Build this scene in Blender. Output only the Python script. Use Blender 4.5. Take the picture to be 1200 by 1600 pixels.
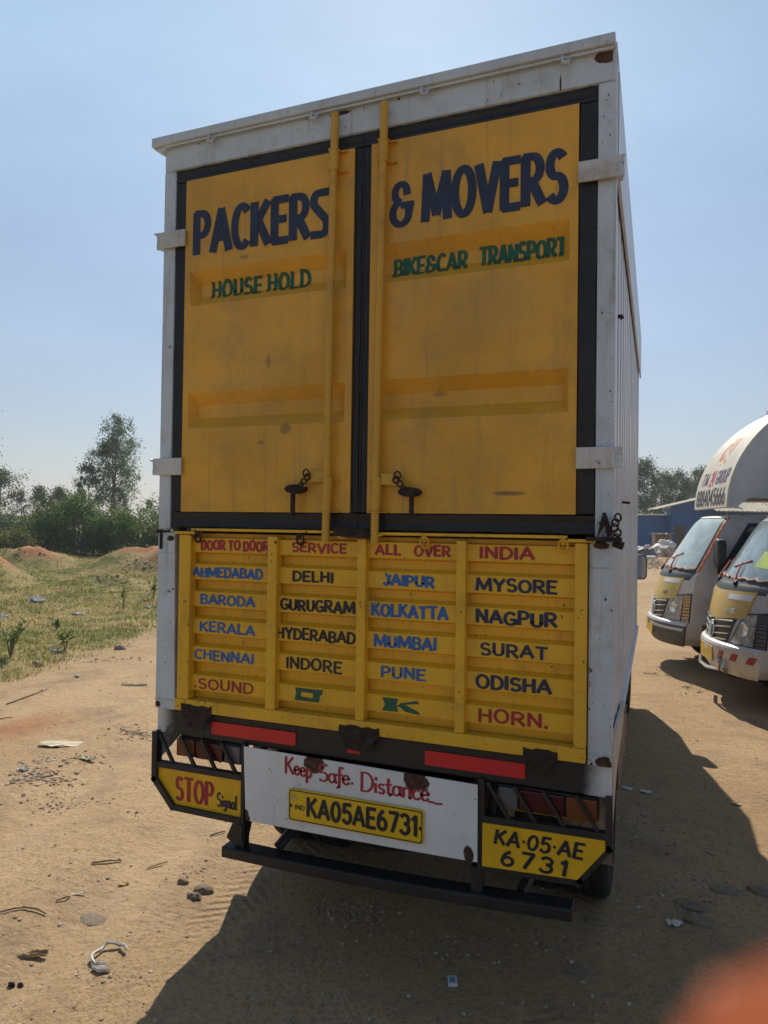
import bpy, bmesh, math, random
from mathutils import Vector, Matrix, noise as mnoise
random.seed(7)
R = math.radians
for o in list(bpy.data.objects): bpy.data.objects.remove(o)
SC = bpy.context.scene
COL = SC.collection

# ------------------------------------------------------------------ camera
FPX = 1093.4                                   # focal length in pixels of the 1200 px wide photograph
CAM = Vector((1.1444, -2.6444, 1.9))
YAW, PIT, ROL = 0.37186, 0.016433, 0.013416
fw = Vector((-math.sin(YAW)*math.cos(PIT), math.cos(YAW)*math.cos(PIT), math.sin(PIT)))
r0 = Vector((math.cos(YAW), math.sin(YAW), 0)); u0 = r0.cross(fw)
rt = r0*math.cos(ROL) + u0*math.sin(ROL); up = -r0*math.sin(ROL) + u0*math.cos(ROL)
cam_d = bpy.data.cameras.new('camera'); cam = bpy.data.objects.new('camera', cam_d); COL.objects.link(cam)
cam.matrix_world = Matrix(((rt.x, up.x, -fw.x, CAM.x), (rt.y, up.y, -fw.y, CAM.y), (rt.z, up.z, -fw.z, CAM.z), (0, 0, 0, 1)))
cam_d.sensor_fit = 'HORIZONTAL'; cam_d.sensor_width = 36; cam_d.lens = FPX/1200*36
cam_d.clip_start = 0.004; cam_d.clip_end = 2000
cam_d.dof.use_dof = True; cam_d.dof.focus_distance = 3.6; cam_d.dof.aperture_fstop = 12
SC.camera = cam
SC.render.resolution_x = 768; SC.render.resolution_y = 1024

# ------------------------------------------------------------------ light
TO_SUN = Vector((-0.36, 1.0, 1.02)).normalized()
SUN_EL = math.asin(TO_SUN.z); SUN_AZ = math.atan2(TO_SUN.x, TO_SUN.y)
w = bpy.data.worlds.new('World'); SC.world = w; w.use_nodes = True
nt = w.node_tree; nt.nodes.clear()
sky = nt.nodes.new('ShaderNodeTexSky'); sky.sky_type = 'NISHITA'; sky.sun_disc = False
sky.sun_elevation = SUN_EL; sky.sun_rotation = SUN_AZ
sky.altitude = 0; sky.air_density = 1.25; sky.dust_density = 0.35; sky.ozone_density = 2.2
bg = nt.nodes.new('ShaderNodeBackground'); bg.inputs['Strength'].default_value = 0.075
wo = nt.nodes.new('ShaderNodeOutputWorld')
# bright hazy air on top of the clear sky, strongest on the sun's side
tcw = nt.nodes.new('ShaderNodeTexCoord'); spw = nt.nodes.new('ShaderNodeSeparateXYZ'); nt.links.new(tcw.outputs['Generated'], spw.inputs[0])
crw = nt.nodes.new('ShaderNodeValToRGB'); el = crw.color_ramp.elements
for p_, c_ in ((0.0, (.165, .150, .235)), (.15, (.21, .22, .285)), (.34, (.235, .295, .385)), (.55, (.285, .40, .495)), (.75, (.20, .29, .42)), (1.0, (.05, .09, .17))):
    e_ = el.new(p_) if p_ not in (0.0, 1.0) else el[0 if p_ == 0.0 else len(el)-1]; e_.color = (*c_, 1)
nt.links.new(spw.outputs[2], crw.inputs[0])
dtw = nt.nodes.new('ShaderNodeVectorMath'); dtw.operation = 'DOT_PRODUCT'; dtw.inputs[1].default_value = Vector((math.sin(SUN_AZ-R(12)), math.cos(SUN_AZ-R(12)), 0))
nt.links.new(tcw.outputs['Generated'], dtw.inputs[0])
mrw = nt.nodes.new('ShaderNodeMapRange'); mrw.inputs[1].default_value = .25; mrw.inputs[2].default_value = .83; mrw.inputs[3].default_value = .40/.075; mrw.inputs[4].default_value = 1.0/.075
nt.links.new(dtw.outputs['Value'], mrw.inputs[0])
scw = nt.nodes.new('ShaderNodeVectorMath'); scw.operation = 'SCALE'; nt.links.new(crw.outputs[0], scw.inputs[0]); nt.links.new(mrw.outputs[0], scw.inputs['Scale'])
s7 = nt.nodes.new('ShaderNodeVectorMath'); s7.operation = 'SCALE'; s7.inputs['Scale'].default_value = .7; nt.links.new(sky.outputs[0], s7.inputs[0])
adw = nt.nodes.new('ShaderNodeVectorMath'); adw.operation = 'ADD'; nzw = nt.nodes.new('ShaderNodeTexNoise'); nzw.inputs['Scale'].default_value = 2.2; nzw.inputs['Detail'].default_value = 5; nzw.inputs['Roughness'].default_value = .55
mpw = nt.nodes.new('ShaderNodeMapping'); mpw.inputs['Scale'].default_value = (1, 1, 2.6); nt.links.new(tcw.outputs['Generated'], mpw.inputs[0]); nt.links.new(mpw.outputs[0], nzw.inputs['Vector'])
mr2 = nt.nodes.new('ShaderNodeMapRange'); mr2.inputs[1].default_value = .35; mr2.inputs[2].default_value = .72; mr2.inputs[3].default_value = .90; mr2.inputs[4].default_value = 1.16; nt.links.new(nzw.outputs['Fac'], mr2.inputs[0])
wsp = nt.nodes.new('ShaderNodeVectorMath'); wsp.operation = 'SCALE'; nt.links.new(scw.outputs[0], wsp.inputs[0]); nt.links.new(mr2.outputs[0], wsp.inputs['Scale'])   # faint wisps
nt.links.new(wsp.outputs[0], adw.inputs[0]); nt.links.new(s7.outputs[0], adw.inputs[1])
nt.links.new(adw.outputs[0], bg.inputs[0]); nt.links.new(bg.outputs[0], wo.inputs[0])
sl = bpy.data.lights.new('sun', 'SUN'); sl.energy = 4.9; sl.angle = R(0.5); sl.color = (1.0, 0.93, 0.82)
so = bpy.data.objects.new('sun', sl); COL.objects.link(so); so.rotation_euler = (-TO_SUN).to_track_quat('-Z', 'Y').to_euler()
so.location = (-10, 20, 25)
SC.view_settings.view_transform = 'Standard'; SC.view_settings.look = 'None'
SC.view_settings.exposure = 0.0; SC.view_settings.gamma = 1.0

# ------------------------------------------------------------------ helpers
def ray(px, py): return fw + rt*((px-600)/FPX) - up*((py-800)/FPX)
def at(px, py, z=0.0):                          # world point on a level plane
    d = ray(px, py); return CAM + d*((z-CAM.z)/d.z)
def atg(px, py):                                # world point where a view ray meets the terrain
    d = ray(px, py); t = 1.0
    while t < 200:
        P = CAM + d*t
        if P.z <= ground_z(P.x, P.y): break
        t *= 1.01
    lo, hi = t/1.01, t
    for _ in range(12):
        m = (lo+hi)/2; P = CAM + d*m
        if P.z <= ground_z(P.x, P.y): hi = m
        else: lo = m
    return CAM + d*hi
def atd(px, py, dist):                          # world point at a distance along the view depth
    return CAM + ray(px, py)*dist
def F(px, py, y=0.0):                           # (x, z) on a plane parallel to the truck's tail
    d = ray(px, py); P = CAM + d*((y-CAM.y)/d.y); return P.x, P.z

def tag(o, label=None, cat=None, group=None, kind=None):
    if label: o['label'] = label
    if cat: o['category'] = cat
    if group: o['group'] = group
    if kind: o['kind'] = kind
    return o
def empty(name, loc=(0, 0, 0), rz=0.0, label=None, cat=None, group=None):
    o = bpy.data.objects.new(name, None); COL.objects.link(o); o.location = loc; o.rotation_euler = (0, 0, rz)
    o.empty_display_size = 0.2
    return tag(o, label, cat, group)

class MB:
    def __init__(s): s.v = []; s.f = []; s.m = []
    def add(s, vs, fs, mat=0):
        n = len(s.v); s.v += [tuple(p) for p in vs]
        s.f += [tuple(i+n for i in f) for f in fs]; s.m += [mat]*len(fs); return s
    def box(s, x0, x1, y0, y1, z0, z1, mat=0):
        vs = [(x, y, z) for z in (z0, z1) for y in (y0, y1) for x in (x0, x1)]
        return s.add(vs, [(0, 2, 3, 1), (4, 5, 7, 6), (0, 1, 5, 4), (2, 6, 7, 3), (0, 4, 6, 2), (1, 3, 7, 5)], mat)
    def prism(s, pts, fn, a, b, mat=0):         # pts 2-D outline, fn(u, v, t) -> 3-D, extruded t = a..b
        n = len(pts)
        vs = [fn(u, v, a) for u, v in pts] + [fn(u, v, b) for u, v in pts]
        fs = [tuple(range(n))[::-1], tuple(range(n, 2*n))] + [(i, (i+1) % n, n+(i+1) % n, n+i) for i in range(n)]
        return s.add(vs, fs, mat)
    def tube(s, path, rad, n=8, mat=0, cap=True):
        path = [Vector(p) for p in path]
        if not isinstance(rad, (list, tuple)): rad = [rad]*len(path)
        vs = []; fs = []; prev = None
        for i, p in enumerate(path):
            t = (path[min(i+1, len(path)-1)] - path[max(i-1, 0)]).normalized()
            ref = prev if prev is not None else (Vector((0, 0, 1)) if abs(t.z) < .9 else Vector((1, 0, 0)))
            a = ref - t*ref.dot(t)
            if a.length < 1e-5: a = t.orthogonal()
            a.normalize(); b = t.cross(a); prev = a
            for k in range(n):
                g = 2*math.pi*k/n; vs.append(p + (a*math.cos(g) + b*math.sin(g))*rad[i])
        for i in range(len(path)-1):
            for k in range(n):
                fs.append((i*n+k, i*n+(k+1) % n, (i+1)*n+(k+1) % n, (i+1)*n+k))
        if cap:
            fs.append(tuple(range(n))[::-1]); fs.append(tuple((len(path)-1)*n+k for k in range(n)))
        return s.add(vs, fs, mat)
    def lathe(s, prof, org, axis, n=32, mat=0, closed=True):   # prof (r, h) round an axis
        ax = Vector(axis).normalized(); a = ax.orthogonal().normalized(); b = ax.cross(a); org = Vector(org)
        m = len(prof); vs = []; fs = []
        for k in range(n):
            g = 2*math.pi*k/n; d = a*math.cos(g) + b*math.sin(g)
            for r, h in prof: vs.append(org + d*r + ax*h)
        for k in range(n):
            for j in range(m if closed else m-1):
                j2 = (j+1) % m; k2 = (k+1) % n
                fs.append((k*m+j, k2*m+j, k2*m+j2, k*m+j2))
        return s.add(vs, fs, mat)
    def grid(s, fn, nu, nv, mat=0):
        vs = [fn(i/nu, j/nv) for j in range(nv+1) for i in range(nu+1)]
        fs = [(j*(nu+1)+i, j*(nu+1)+i+1, (j+1)*(nu+1)+i+1, (j+1)*(nu+1)+i) for j in range(nv) for i in range(nu)]
        return s.add(vs, fs, mat)
    def build(s, name, mats, parent=None, smooth=False, bevel=0.0, kind=None, fix=True):
        if not isinstance(mats, (list, tuple)): mats = [mats]
        me = bpy.data.meshes.new(name); me.from_pydata(s.v, [], s.f)
        for m in mats: me.materials.append(m)
        if len(mats) > 1: me.polygons.foreach_set('material_index', s.m)
        if fix:
            bm = bmesh.new(); bm.from_mesh(me); bmesh.ops.recalc_face_normals(bm, faces=bm.faces); bm.to_mesh(me); bm.free()
        o = bpy.data.objects.new(name, me); COL.objects.link(o)
        if smooth:
            me.polygons.foreach_set('use_smooth', [True]*len(me.polygons)); me.set_sharp_from_angle(angle=R(38))
        if bevel:
            b = o.modifiers.new('bevel', 'BEVEL'); b.width = bevel; b.segments = 2; b.limit_method = 'ANGLE'; b.angle_limit = R(40)
        if parent: o.parent = parent
        if kind: o['kind'] = kind
        me.update(); return o

# ------------------------------------------------------------------ materials
class NT:
    def __init__(s, name):
        s.mat = bpy.data.materials.new(name); s.mat.use_nodes = True; s.t = s.mat.node_tree
        s.b = s.t.nodes['Principled BSDF']; s.out = s.t.nodes['Material Output']
        s.co = s.t.nodes.new('ShaderNodeTexCoord').outputs['Object']
    def n(s, kind, **kw):
        x = s.t.nodes.new(kind)
        for k, v in kw.items():
            if k.startswith('i_'): x.inputs[k[2:].replace('_', ' ')].default_value = v
            else: setattr(x, k, v)
        return x
    def l(s, a, b): s.t.links.new(a, b)
    def noise(s, scale, detail=6, rough=.6, co=None, stretch=None, dist=0.0):
        x = s.n('ShaderNodeTexNoise'); x.inputs['Scale'].default_value = scale; x.inputs['Detail'].default_value = detail
        x.inputs['Roughness'].default_value = rough; x.inputs['Distortion'].default_value = dist
        c = co or s.co
        if stretch:
            mp = s.n('ShaderNodeMapping'); mp.inputs['Scale'].default_value = stretch; s.l(c, mp.inputs[0]); c = mp.outputs[0]
        s.l(c, x.inputs['Vector']); return x.outputs['Fac']
    def ramp(s, fac, a, b, va=0.0, vb=1.0):
        m = s.n('ShaderNodeMapRange', interpolation_type='SMOOTHSTEP'); m.inputs['From Min'].default_value = a; m.inputs['From Max'].default_value = b
        m.inputs['To Min'].default_value = va; m.inputs['To Max'].default_value = vb; s.l(fac, m.inputs['Value']); return m.outputs[0]
    def mix(s, fac, a, b):
        m = s.n('ShaderNodeMix', data_type='RGBA')
        for v, i in ((a, 6), (b, 7)):
            if hasattr(v, 'is_linked'): s.l(v, m.inputs[i])
            else: m.inputs[i].default_value = (*v, 1) if len(v) == 3 else v
        if hasattr(fac, 'is_linked'): s.l(fac, m.inputs[0])
        else: m.inputs[0].default_value = fac
        return m.outputs[2]
    def math(s, op, a, b=0.0, clamp=False):
        m = s.n('ShaderNodeMath', operation=op, use_clamp=clamp)
        for v, i in ((a, 0), (b, 1)):
            if hasattr(v, 'is_linked'): s.l(v, m.inputs[i])
            else: m.inputs[i].default_value = v
        return m.outputs[0]
    def bump(s, h, dist, strength=1.0):
        b = s.n('ShaderNodeBump'); b.inputs['Distance'].default_value = dist; b.inputs['Strength'].default_value = strength
        s.l(h, b.inputs['Height']); s.l(b.outputs[0], s.b.inputs['Normal'])
    def set(s, **kw):
        for k, v in kw.items():
            i = s.b.inputs[k.replace('_', ' ')]
            if hasattr(v, 'is_linked'): s.l(v, i)
            else: i.default_value = (*v, 1) if isinstance(v, tuple) and len(v) == 3 and len(i.default_value) == 4 else v
        return s.mat

def plain(name, c, rough=.6, metal=0.0, var=.15, scale=6.0, spec=.5, bump=0.0):
    k = NT(name); f = k.noise(scale)
    col = k.mix(k.ramp(f, .3, .7), tuple(v*(1-var) for v in c), tuple(min(1, v*(1+var)) for v in c))
    if bump: k.bump(k.noise(scale*6), bump)
    return k.set(Base_Color=col, Roughness=rough, Metallic=metal, Specular_IOR_Level=spec)

def paint(name, c, rough=.4, dirt=(.16, .12, .08), dirty=.35, rust=0.0, spots=(), stains=(), chips=0.0, fade=.12, streak=True, wave=0.0):
    """weathered sheet-metal paint: fading, dirt, vertical streaks, rust specks, named rust spots (x, z, rx, rz)"""
    k = NT(name)
    f = k.noise(1.7, 8, .62)
    col = k.mix(k.ramp(f, .3, .72), tuple(v*(1-fade) for v in c), tuple(min(1, v*(1+fade*.6)) for v in c))
    d = k.noise(5.5, 9, .68)
    col = k.mix(k.math('MULTIPLY', k.ramp(d, .48, .8), dirty), col, dirt)
    if streak:
        s = k.noise(3.2, 6, .7, stretch=(9, 9, .55))
        col = k.mix(k.math('MULTIPLY', k.ramp(s, .52, .78), dirty*.9), col, tuple(v*.8 for v in dirt))
    sc = k.noise(26, 3, .5, stretch=(1, 1, 6))                 # fine scuffs
    col = k.mix(k.math('MULTIPLY', k.ramp(sc, .66, .74), .35*dirty), col, tuple(v*.6 for v in dirt))
    rr = rough
    if stains:                                                # soft smudges (x, z, rx, rz, strength)
        sp = k.n('ShaderNodeSeparateXYZ'); k.l(k.co, sp.inputs[0]); nz = k.noise(14, 7, .72)
        for (x, z, rx, rz, st) in stains:
            dx = k.math('POWER', k.math('ABSOLUTE', k.math('DIVIDE', k.math('SUBTRACT', sp.outputs[0], x), rx)), 2.0)
            dz = k.math('POWER', k.math('ABSOLUTE', k.math('DIVIDE', k.math('SUBTRACT', sp.outputs[2], z), rz)), 2.0)
            e = k.math('ADD', k.math('ADD', dx, dz), k.math('MULTIPLY', k.math('SUBTRACT', nz, .5), 2.2))
            col = k.mix(k.ramp(e, .1, 1.3, st, 0.0), col, (.13, .085, .035) if st > .3 else (.50, .36, .16))
    if rust or spots or chips:
        rc = k.mix(k.ramp(k.noise(38, 5, .7), .35, .7), (.028, .016, .012), (.12, .05, .025))
        m = None
        if rust:
            a = k.math('MULTIPLY', k.ramp(k.noise(9, 10, .74), .66-.1*rust, .71-.1*rust), 1.0); m = a
        if chips:
            b = k.ramp(k.noise(48, 4, .6), .70-.05*chips, .715-.05*chips); m = b if m is None else k.math('MAXIMUM', m, b)
        if spots:
            sp = k.n('ShaderNodeSeparateXYZ'); k.l(k.co, sp.inputs[0]); nz = k.noise(13, 9, .74)
            for (x, z, rx, rz) in spots:
                dx = k.math('POWER', k.math('ABSOLUTE', k.math('DIVIDE', k.math('SUBTRACT', sp.outputs[0], x), rx)), 2.0)
                dz = k.math('POWER', k.math('ABSOLUTE', k.math('DIVIDE', k.math('SUBTRACT', sp.outputs[2], z), rz)), 2.0)
                e = k.math('ADD', k.math('ADD', dx, dz), k.math('MULTIPLY', k.math('SUBTRACT', nz, .5), 4.6))
                a = k.ramp(e, .85, 1.1, 1.0, 0.0); m = a if m is None else k.math('MAXIMUM', m, a)
        col = k.mix(m, col, rc); rr = k.math('ADD', k.math('MULTIPLY', m, .4), rough)
    if wave: k.bump(k.noise(3.0, 2, .5), wave)
    return k.set(Base_Color=col, Roughness=rr)

M = {}
M['white'] = paint('white body paint', (.58, .66, .75), .38, (.25, .2, .15), .4, rust=.0, chips=.15)
M['post'] = paint('scuffed white post paint', (.57, .66, .75), .42, (.25, .18, .11), .75, rust=.3, chips=.5, spots=((.975, 1.05, .03, .025), (.93, 1.0, .012, .05), (-.985, 1.06, .02, .015), (.96, 1.83, .03, .012), (-.93, 1.82, .02, .012)))
M['header'] = paint('white header paint', (.55, .635, .72), .42, (.30, .23, .17), .75, spots=((.80, 3.54, .004, .06), (.965, 3.61, .05, .022), (-.10, 3.615, .05, .010)), chips=.3)
M['trim'] = paint('grey white trim paint', (.55, .63, .71), .4, (.3, .22, .16), .5, rust=.3)
M['side'] = paint('white corrugated side paint', (.62, .67, .72), .32, (.3, .22, .14), .45, rust=.05)
M['door'] = paint('yellow door paint', (.72, .385, .035), .38, (.33, .22, .09), .55, stains=((-.43, 2.60, .016, .035, .5), (-.34, 2.30, .028, .028, .6), (-.56, 3.07, .03, .012, .5), (-.46, 2.245, .022, .010, .6), (.62, 2.02, .07, .010, .8), (.33, 2.42, .03, .012, .5), (.55, 2.75, .22, .13, .16), (-.55, 2.55, .20, .35, .10), (.2, 2.9, .10, .25, .14)), fade=.22, wave=.035)
M['yellow'] = paint('yellow tailgate paint', (.80, .455, .022), .4, (.17, .12, .06), .40, chips=.25, fade=.1)
M['rail_yellow'] = paint('chipped yellow paint', (.80, .46, .026), .42, (.15, .10, .05), .45, chips=.7, rust=.1)
M['rod'] = paint('dull yellow rod paint', (.62, .35, .035), .45, (.15, .10, .05), .5, chips=.5)
M['seal'] = plain('black rubber seal', (.012, .012, .014), .5, var=.4)
M['black'] = paint('black chassis paint', (.016, .015, .016), .5, (.07, .055, .04), .5, rust=.1)
M['dark'] = paint('dirty dark steel', (.022, .020, .020), .6, (.09, .07, .05), .6, rust=.25)
M['rusty'] = plain('dark rust', (.030, .018, .015), .85, var=.6, scale=30, bump=.003)
M['rust_flap'] = plain('rusty mudguard', (.22, .16, .11), .8, var=.5, scale=9)
M['reflector'] = plain('red reflective tape', (.62, .018, .025), .35, var=.06)
M['navy'] = plain('navy lettering paint', (.018, .030, .072), .55, var=.25, scale=14)
M['ink'] = plain('black lettering paint', (.014, .016, .026), .5, var=.3, scale=14)
M['blue'] = plain('blue lettering paint', (.020, .125, .42), .5, var=.16, scale=20)
M['green'] = plain('green lettering paint', (.010, .10, .055), .5, var=.2, scale=20)
M['red'] = plain('red lettering paint', (.36, .018, .036), .5, var=.16, scale=20)
M['board'] = paint('white tail board paint', (.74, .77, .80), .38, (.3, .25, .2), .3,
                   spots=((-.17, .905, .050, .045), (.275, .890, .050, .045), (.485, .645, .022, .035), (-.50, .63, .02, .04)), chips=.25)
M['plate'] = plain('yellow number plate', (.80, .50, .012), .35, var=.06)
M['panel'] = plain('yellow sign panel', (.78, .45, .010), .42, var=.1)
M['beam'] = None
M['rubber'] = plain('tyre rubber', (.018, .017, .016), .85, var=.4, scale=12, bump=.004)
M['amber'] = plain('amber lamp lens', (.16, .045, .010), .3, var=.2)
M['redlens'] = plain('red lamp lens', (.065, .004, .008), .25, var=.2)
M['clear'] = plain('clear lamp lens', (.12, .12, .13), .25, var=.2)
M['steel'] = plain('galvanised steel', (.38, .38, .38), .45, .8, var=.25)
M['glass'] = plain('dark window glass', (.02, .028, .03), .08, var=.2, spec=.8)

k = NT('black beam with overspray')
sp = k.n('ShaderNodeSeparateXYZ'); k.l(k.co, sp.inputs[0])
e = k.math('ADD', k.math('ABSOLUTE', sp.outputs[0]), k.math('MULTIPLY', k.math('SUBTRACT', k.noise(6, 4), .5), .10))
col = k.mix(k.ramp(e, .905, .985), (.017, .016, .018), (.60, .63, .66))
col = k.mix(k.math('MULTIPLY', k.ramp(k.noise(11, 8, .7), .58, .64), .8), col, (.05, .028, .02))
M['beam'] = k.set(Base_Color=col, Roughness=.5)

# ------------------------------------------------------------------ brush lettering
def arc(cx, cy, rx, ry, a0, a1, n=10):
    return [(cx+rx*math.cos(R(a0+(a1-a0)*i/n)), cy+ry*math.sin(R(a0+(a1-a0)*i/n))) for i in range(n+1)]
G = {}
G['A'] = (.74, [[(0, 0), (.37, 1)], [(.37, 1), (.74, 0)], [(.14, .32), (.60, .32)]])
G['B'] = (.62, [[(.05, 0), (.05, 1)], [(.05, 1)]+arc(.30, .76, .27, .24, 90, -90)+[(.05, .52)], [(.05, .52)]+arc(.32, .26, .29, .26, 90, -90)+[(.05, 0)]])
G['C'] = (.62, [arc(.36, .5, .34, .5, 52, 308, 18)])
G['D'] = (.66, [[(.05, 0), (.05, 1)], [(.05, 1)]+arc(.24, .5, .42, .5, 90, -90, 14)+[(.05, 0)]])
G['E'] = (.56, [[(.05, 0), (.05, 1)], [(.05, 1), (.56, 1)], [(.05, .52), (.48, .52)], [(.05, 0), (.56, 0)]])
G['F'] = (.54, G['E'][1][:3])
G['G'] = (.68, [arc(.37, .5, .35, .5, 50, 330, 18), [(.40, .42), (.70, .42)], [(.67, .42), (.67, .08)]])
G['H'] = (.66, [[(.05, 0), (.05, 1)], [(.61, 0), (.61, 1)], [(.05, .52), (.61, .52)]])
G['I'] = (.12, [[(.06, 0), (.06, 1)]])
G['J'] = (.50, [[(.44, 1), (.44, .26)]+arc(.23, .26, .21, .26, 0, -160, 9), [(.20, 1), (.60, 1)]])
G['K'] = (.66, [[(.05, 0), (.05, 1)], [(.62, 1), (.08, .45)], [(.22, .58), (.66, 0)]])
G['L'] = (.52, [[(.05, 1), (.05, 0)], [(.05, 0), (.52, 0)]])
G['M'] = (.98, [[(.03, 0), (.10, 1)], [(.10, 1), (.49, .12)], [(.49, .12), (.88, 1)], [(.88, 1), (.95, 0)]])
G['N'] = (.68, [[(.05, 0), (.05, 1)], [(.05, 1), (.63, 0)], [(.63, 0), (.63, 1)]])
G['O'] = (.74, [arc(.37, .5, .35, .5, 90, 450, 24)])
G['P'] = (.60, [[(.05, 0), (.05, 1)], [(.05, 1)]+arc(.28, .72, .30, .28, 90, -90)+[(.05, .44)]])
G['Q'] = G['O']
G['R'] = (.66, [[(.05, 0), (.05, 1)], [(.05, 1)]+arc(.30, .74, .29, .26, 90, -90)+[(.05, .48)], [(.28, .48), (.66, 0)]])
G['S'] = (.58, [arc(.30, .74, .25, .26, 40, 240, 12)+arc(.29, .25, .27, .26, 70, -140, 12)])
G['T'] = (.64, [[(0, 1), (.64, 1)], [(.32, 1), (.32, 0)]])
G['U'] = (.66, [[(.05, 1), (.05, .30)]+arc(.33, .30, .28, .30, 180, 360, 12)+[(.61, .30), (.61, 1)]])
G['V'] = (.70, [[(0, 1), (.35, 0)], [(.35, 0), (.70, 1)]])
G['Y'] = (.66, [[(0, 1), (.33, .48)], [(.66, 1), (.33, .48)], [(.33, .48), (.33, 0)]])
G['Z'] = (.60, [[(.02, 1), (.58, 1)], [(.58, 1), (.02, 0)], [(.02, 0), (.60, 0)]])
G['z'] = (.60, [[(.58, .99)]+arc(.22, .80, .20, .19, 95, 215, 7)+arc(.36, .21, .22, .21, 45, -85, 8)+[(.0, .01)]])      # the angular painted S
G['&'] = (.74, [arc(.34, .76, .24, .22, -5, 250, 12), arc(.34, .27, .32, .27, 100, 370, 16), [(.66, .30), (.66, .48)], [(.42, .46), (.78, .46)]])
G['.'] = (.14, [[(.07, 0), (.07, .14)]])
G['-'] = (.14, [[(.05, .46), (.09, .46)]])
G['0'] = (.62, [arc(.31, .5, .28, .5, 90, 450, 22)])
G['1'] = (.34, [[(.22, 0), (.22, 1)], [(.22, 1), (.02, .80)]])
G['2'] = (.58, [arc(.29, .70, .26, .30, 165, -30, 10)+[(.04, .02)], [(.04, .02), (.58, .02)]])
G['3'] = (.58, [arc(.27, .75, .26, .25, 150, -80, 10), arc(.27, .27, .29, .27, 85, -155, 12)])
G['4'] = (.64, [[(.46, 0), (.46, 1)], [(.46, 1), (.02, .32)], [(.02, .32), (.64, .32)]])
G['5'] = (.58, [[(.10, 1), (.54, 1)], [(.10, 1), (.07, .56)], [(.07, .56)]+arc(.28, .32, .28, .32, 110, -150, 14)])
G['6'] = (.60, [arc(.30, .30, .27, .30, 90, 450, 18), arc(.46, .30, .43, .70, 180, 105, 8)])
G['7'] = (.56, [[(.02, 1), (.56, 1)], [(.56, 1), (.20, 0)]])
G['8'] = (.58, [arc(.29, .75, .23, .25, 90, 450, 18), arc(.29, .26, .28, .26, 90, 450, 18)])
L_ = {}                                                        # lower-case brush script
L_['a'] = (.46, [arc(.20, .26, .19, .25, 60, 420, 16), [(.40, .52), (.40, .10), (.50, .02)]])
L_['c'] = (.38, [arc(.22, .26, .20, .26, 50, 320, 14)])
L_['e'] = (.40, [[(.05, .26), (.38, .32)]+arc(.21, .30, .18, .22, 10, 180, 8)+arc(.22, .26, .20, .26, 170, 325, 8)])
L_['f'] = (.30, [[(.36, .90)]+arc(.27, .84, .11, .12, 60, 180, 6)+[(.15, -.22), (.02, -.28)], [(0, .48), (.32, .52)]])
L_['g'] = (.44, [arc(.20, .28, .18, .22, 60, 420, 16), [(.38, .50), (.36, -.14)]+arc(.20, -.14, .16, .14, 0, -150, 8)])
L_['i'] = (.16, [[(.08, .48), (.09, 0)], [(.10, .70), (.11, .82)]])
L_['l'] = (.16, [[(.08, 1), (.08, .06), (.16, .0)]])
L_['n'] = (.46, [[(.05, .50), (.05, 0)], [(.05, .34)]+arc(.22, .34, .17, .17, 160, 0, 8)+[(.39, 0), (.47, .03)]])
L_['o'] = (.44, [arc(.21, .26, .19, .25, 90, 450, 16)])
L_['p'] = (.44, [[(.05, .52), (.05, -.30)], arc(.22, .26, .18, .25, 130, -130, 14)])
L_['s'] = (.34, [arc(.18, .38, .13, .13, 40, 240, 8)+arc(.17, .13, .15, .13, 70, -140, 8)])
L_['t'] = (.30, [[(.14, .84), (.14, .10), (.24, .0), (.32, .06)], [(0, .54), (.30, .56)]])
for ch, g in L_.items(): G['l'+ch] = g
G['lz'] = G['z']

def ribbon(mb, pts, w, fn, off, mat, horiz=.75, flare=0.0, seg=0):
    """flat brush stroke along 2-D pts; broken at sharp corners; fn(u, v, off) -> 3-D"""
    runs = [[pts[0]]]
    for i in range(1, len(pts)):
        runs[-1].append(pts[i])
        if i < len(pts)-1:
            a = math.atan2(pts[i][1]-pts[i-1][1], pts[i][0]-pts[i-1][0]); b = math.atan2(pts[i+1][1]-pts[i][1], pts[i+1][0]-pts[i][0])
            if abs((b-a+math.pi) % (2*math.pi)-math.pi) > R(50): runs.append([pts[i]])
    for run in runs:
        run = [p for i, p in enumerate(run) if i == 0 or math.hypot(p[0]-run[i-1][0], p[1]-run[i-1][1]) > 1e-6]
        n = len(run)
        if n < 2: continue
        if seg:
            r2 = [run[0]]
            for q in run[1:]:
                c_ = max(1, int(math.hypot(q[0]-r2[-1][0], q[1]-r2[-1][1])/seg)); b_ = r2[-1]
                r2 += [(b_[0]+(q[0]-b_[0])*i/c_, b_[1]+(q[1]-b_[1])*i/c_) for i in range(1, c_+1)]
            run = r2; n = len(run)
        closed = math.hypot(run[0][0]-run[-1][0], run[0][1]-run[-1][1]) < 1e-4 and n > 4
        vs = []
        for i, p in enumerate(run):
            if closed: q0, q1 = run[(i-1) % (n-1)], run[(i+1) % (n-1)] if i < n-1 else run[1]
            else: q0, q1 = run[max(i-1, 0)], run[min(i+1, n-1)]
            tx, ty = q1[0]-q0[0], q1[1]-q0[1]; l = math.hypot(tx, ty) or 1; tx /= l; ty /= l
            hw = w/2*(horiz+(1-horiz)*abs(ty))
            ex = 0.0
            if not closed and i in (0, n-1):
                hw *= 1+flare; ex = (-1 if i == 0 else 1)*w*.35*(.6 if abs(ty) > .6 else .8)
            px, py = p[0]+tx*ex, p[1]+ty*ex
            vs += [fn(px-ty*hw, py+tx*hw, off), fn(px+ty*hw, py-tx*hw, off)]
        mb.add(vs, [(2*i, 2*i+1, 2*i+3, 2*i+2) for i in range(n-1)], mat)

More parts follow.
